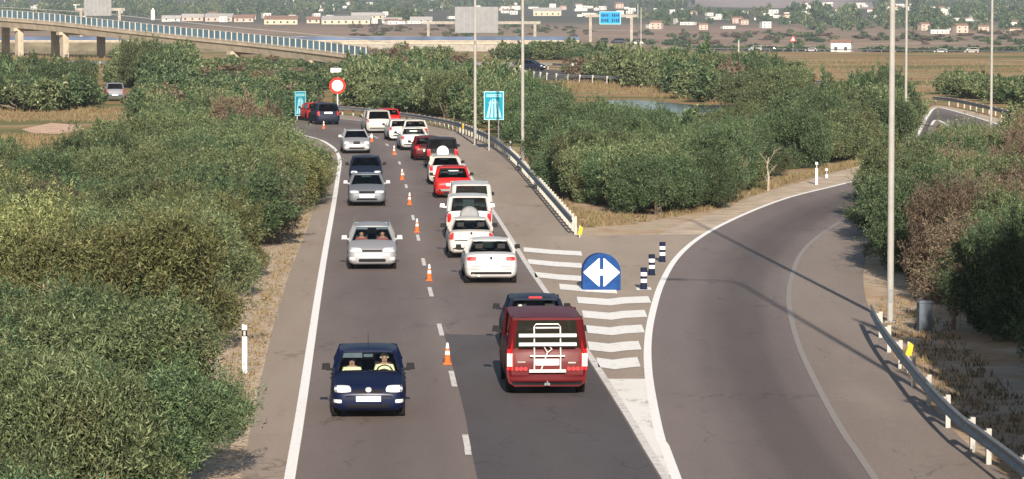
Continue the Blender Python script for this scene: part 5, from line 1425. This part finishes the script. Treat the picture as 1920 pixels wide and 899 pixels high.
for px, py in spots:
    k = rnd.choice([0, 0, 1, 3, 3, 5, 5, 5, 2, 4]); put_house(k, px+rnd.uniform(-2, 2), py+rnd.uniform(-1, 1), rnd.uniform(.42, .72))
for _ in range(172):
    px, py = rnd.uniform(0, 1920), rnd.choice([rnd.uniform(7, 24), rnd.uniform(10, 36)])
    if 1270 < px < 1500 and py < 22: continue
    put_house(rnd.choice([0, 1, 3, 5, 5, 5]), px, py, rnd.uniform(.5, .85))
# long pale sheds of the farm at left centre and the cream arcade beside them
def shed(label, px, py, wpx, hpx, wall, roof, wy=14):
    p = land_at(px, py); k = p.y/FPX; h = house(wall, roof, wpx*k, wy, hpx*k, True, 9); h.location = p; tag(h, label, 'building'); return h
shed('wide greenhouse-like shed with pale roof right of the cream arcade', 650, 46, 90, 8, 'walls', 'flatroof', 22)
shed('pale pink farm building left of the cream arcade', 412, 41, 50, 8, 'wallp', 'flatroof', 18)
for a_, b_, c_, d_, e_, f_, l_ in ((322, 41, 34, 5, 'wallw', 'flatroof', 'white low farm building at the left end of the pinkish row'), (362, 40, 40, 7, 'wallp', 'flatroof', 'pinkish shed second from the left in the row above the viaduct'), (458, 42, 36, 7, 'wallp', 'tile', 'pinkish house between the farm building and the cream arcade'),
        (588, 44, 24, 6, 'walls', 'tile', 'sand-coloured hut right of the cream arcade'), (690, 36, 60, 6, 'walls', 'flatroof', 'wide pale shed roof behind the greenhouse-like shed'), (735, 44, 36, 4, 'wallw', 'flatroof', 'white low wall-like building left of the round trees')):
    shed(l_, a_, b_, c_, d_, e_, f_, 10)
ar = shed('cream building with a row of arches above the viaduct', 528, 46, 62, 9, 'walls', 'tile', 14)
shed('long sand-coloured building left of the blue gantry board', 1026, 30, 52, 9, 'walls', 'flatroof', 14)
shed('white farm building at the right of the dark round trees', 790, 44, 40, 5, 'wallw', 'flatroof', 12)
# church-like white tower over the viaduct
p = land_at(287, 38); k = p.y/FPX; root = empty('white_tower', p); MB().box((0, 0, 9*k), (7*k, 7*k, 19*k)).build('shaft', M['wallw'], root); MB().box((0, 0, 20*k), (5*k, 5*k, 4*k), None, .4).build('cap', M['wallw'], root); tag(root, 'slim white tower rising behind the viaduct railing', 'tower')
TL = 'grey-green round tree among the houses of the distant town'
def town_tree(px, py, hpx, wide=1.0):
    p = land_at(px, py)
    if p is None: return
    h = hpx*p.y/FPX; shrub(p, h*.5*wide, h, rnd.choice(['green', 'olive']), 'town', TL, 'tree', 'trees among the houses of the distant town', 'tree')
woods = []
for x0, x1, y0, y1, cnt, hp in ((0, 320, 3, 34, 170, 14), (320, 640, 4, 31, 170, 14), (640, 850, 3, 27, 95, 13), (735, 800, 32, 42, 9, 18), (850, 1130, 2, 16, 80, 12), (1180, 1290, 14, 50, 26, 14), (1280, 1400, 20, 48, 24, 13), (1400, 1500, 24, 50, 16, 13), (1490, 1640, 26, 60, 40, 19), (1640, 1760, 22, 61, 36, 19), (1760, 1920, 14, 60, 80, 15), (1490, 1520, 22, 28, 4, 16), (1180, 1300, 4, 16, 20, 10), (1600, 1920, 2, 18, 40, 10)):
    for k in range(cnt):
        px, py, hh_, wd = rnd.uniform(x0, x1), rnd.uniform(y0, y1), hp*rnd.uniform(.6, 1.3), rnd.uniform(.9, 1.7)
        if k % 5 < 4 or py < 9:
            p = land_at(px, py)
            if p is not None: h = hh_*p.y/FPX; woods.append((p.x, p.y, p.z-.2, h*.5*wd, h, rnd.choice(['green', 'olive', 'green'])))
        else: town_tree(px, py, hh_, wd)
for k in range(170):
    px, py = (rnd.uniform(640, 1110), rnd.uniform(50, 70)) if k % 3 == 0 else (rnd.uniform(1180, 1925), rnd.uniform(62, 86))
    p = land_at(px, py)
    if p is not None: woods.append((p.x, p.y, p.z-.2, rnd.uniform(1.5, 4.5), rnd.uniform(1.0, 2.4), rnd.choice(['green', 'olive', 'brown'])))
leaf_mass('far_woods', woods, 'town', 'hazy grey-green woods spread over the far hillside', 'woods')
HEDGE = 'dark low roadside bush along the road across the plain'
for k in range(34):
    px = 1290+k*18.5+rnd.uniform(-6, 6); p = on_plain(px, 24, -.1)
    if abs(px-1577) < 26: continue
    shrub(p, rnd.uniform(2.6, 4.4), rnd.uniform(1.5, 2.6), 'green', 'town', HEDGE, 'bush', 'bushes along the plain road', 'bush')

# ------------------------------------------------------------------ haze over the plain
def haze():
    mb = MB().box((0, 4300, 130), (10400, 10200, 280)); m = bpy.data.materials.new('air'); m.use_nodes = True; n = m.node_tree.nodes; n.clear()
    out = n.new('ShaderNodeOutputMaterial'); pv = n.new('ShaderNodeVolumePrincipled'); pv.inputs['Color'].default_value = (.76, .85, 1.0, 1)
    pv.inputs['Density'].default_value = .00010; pv.inputs['Anisotropy'].default_value = .2
    m.node_tree.links.new(pv.outputs[0], out.inputs['Volume']); o = mb.build('haze', m); tag(o, 'thin pale air haze over the plain', 'haze', None, 'stuff'); return o
haze()
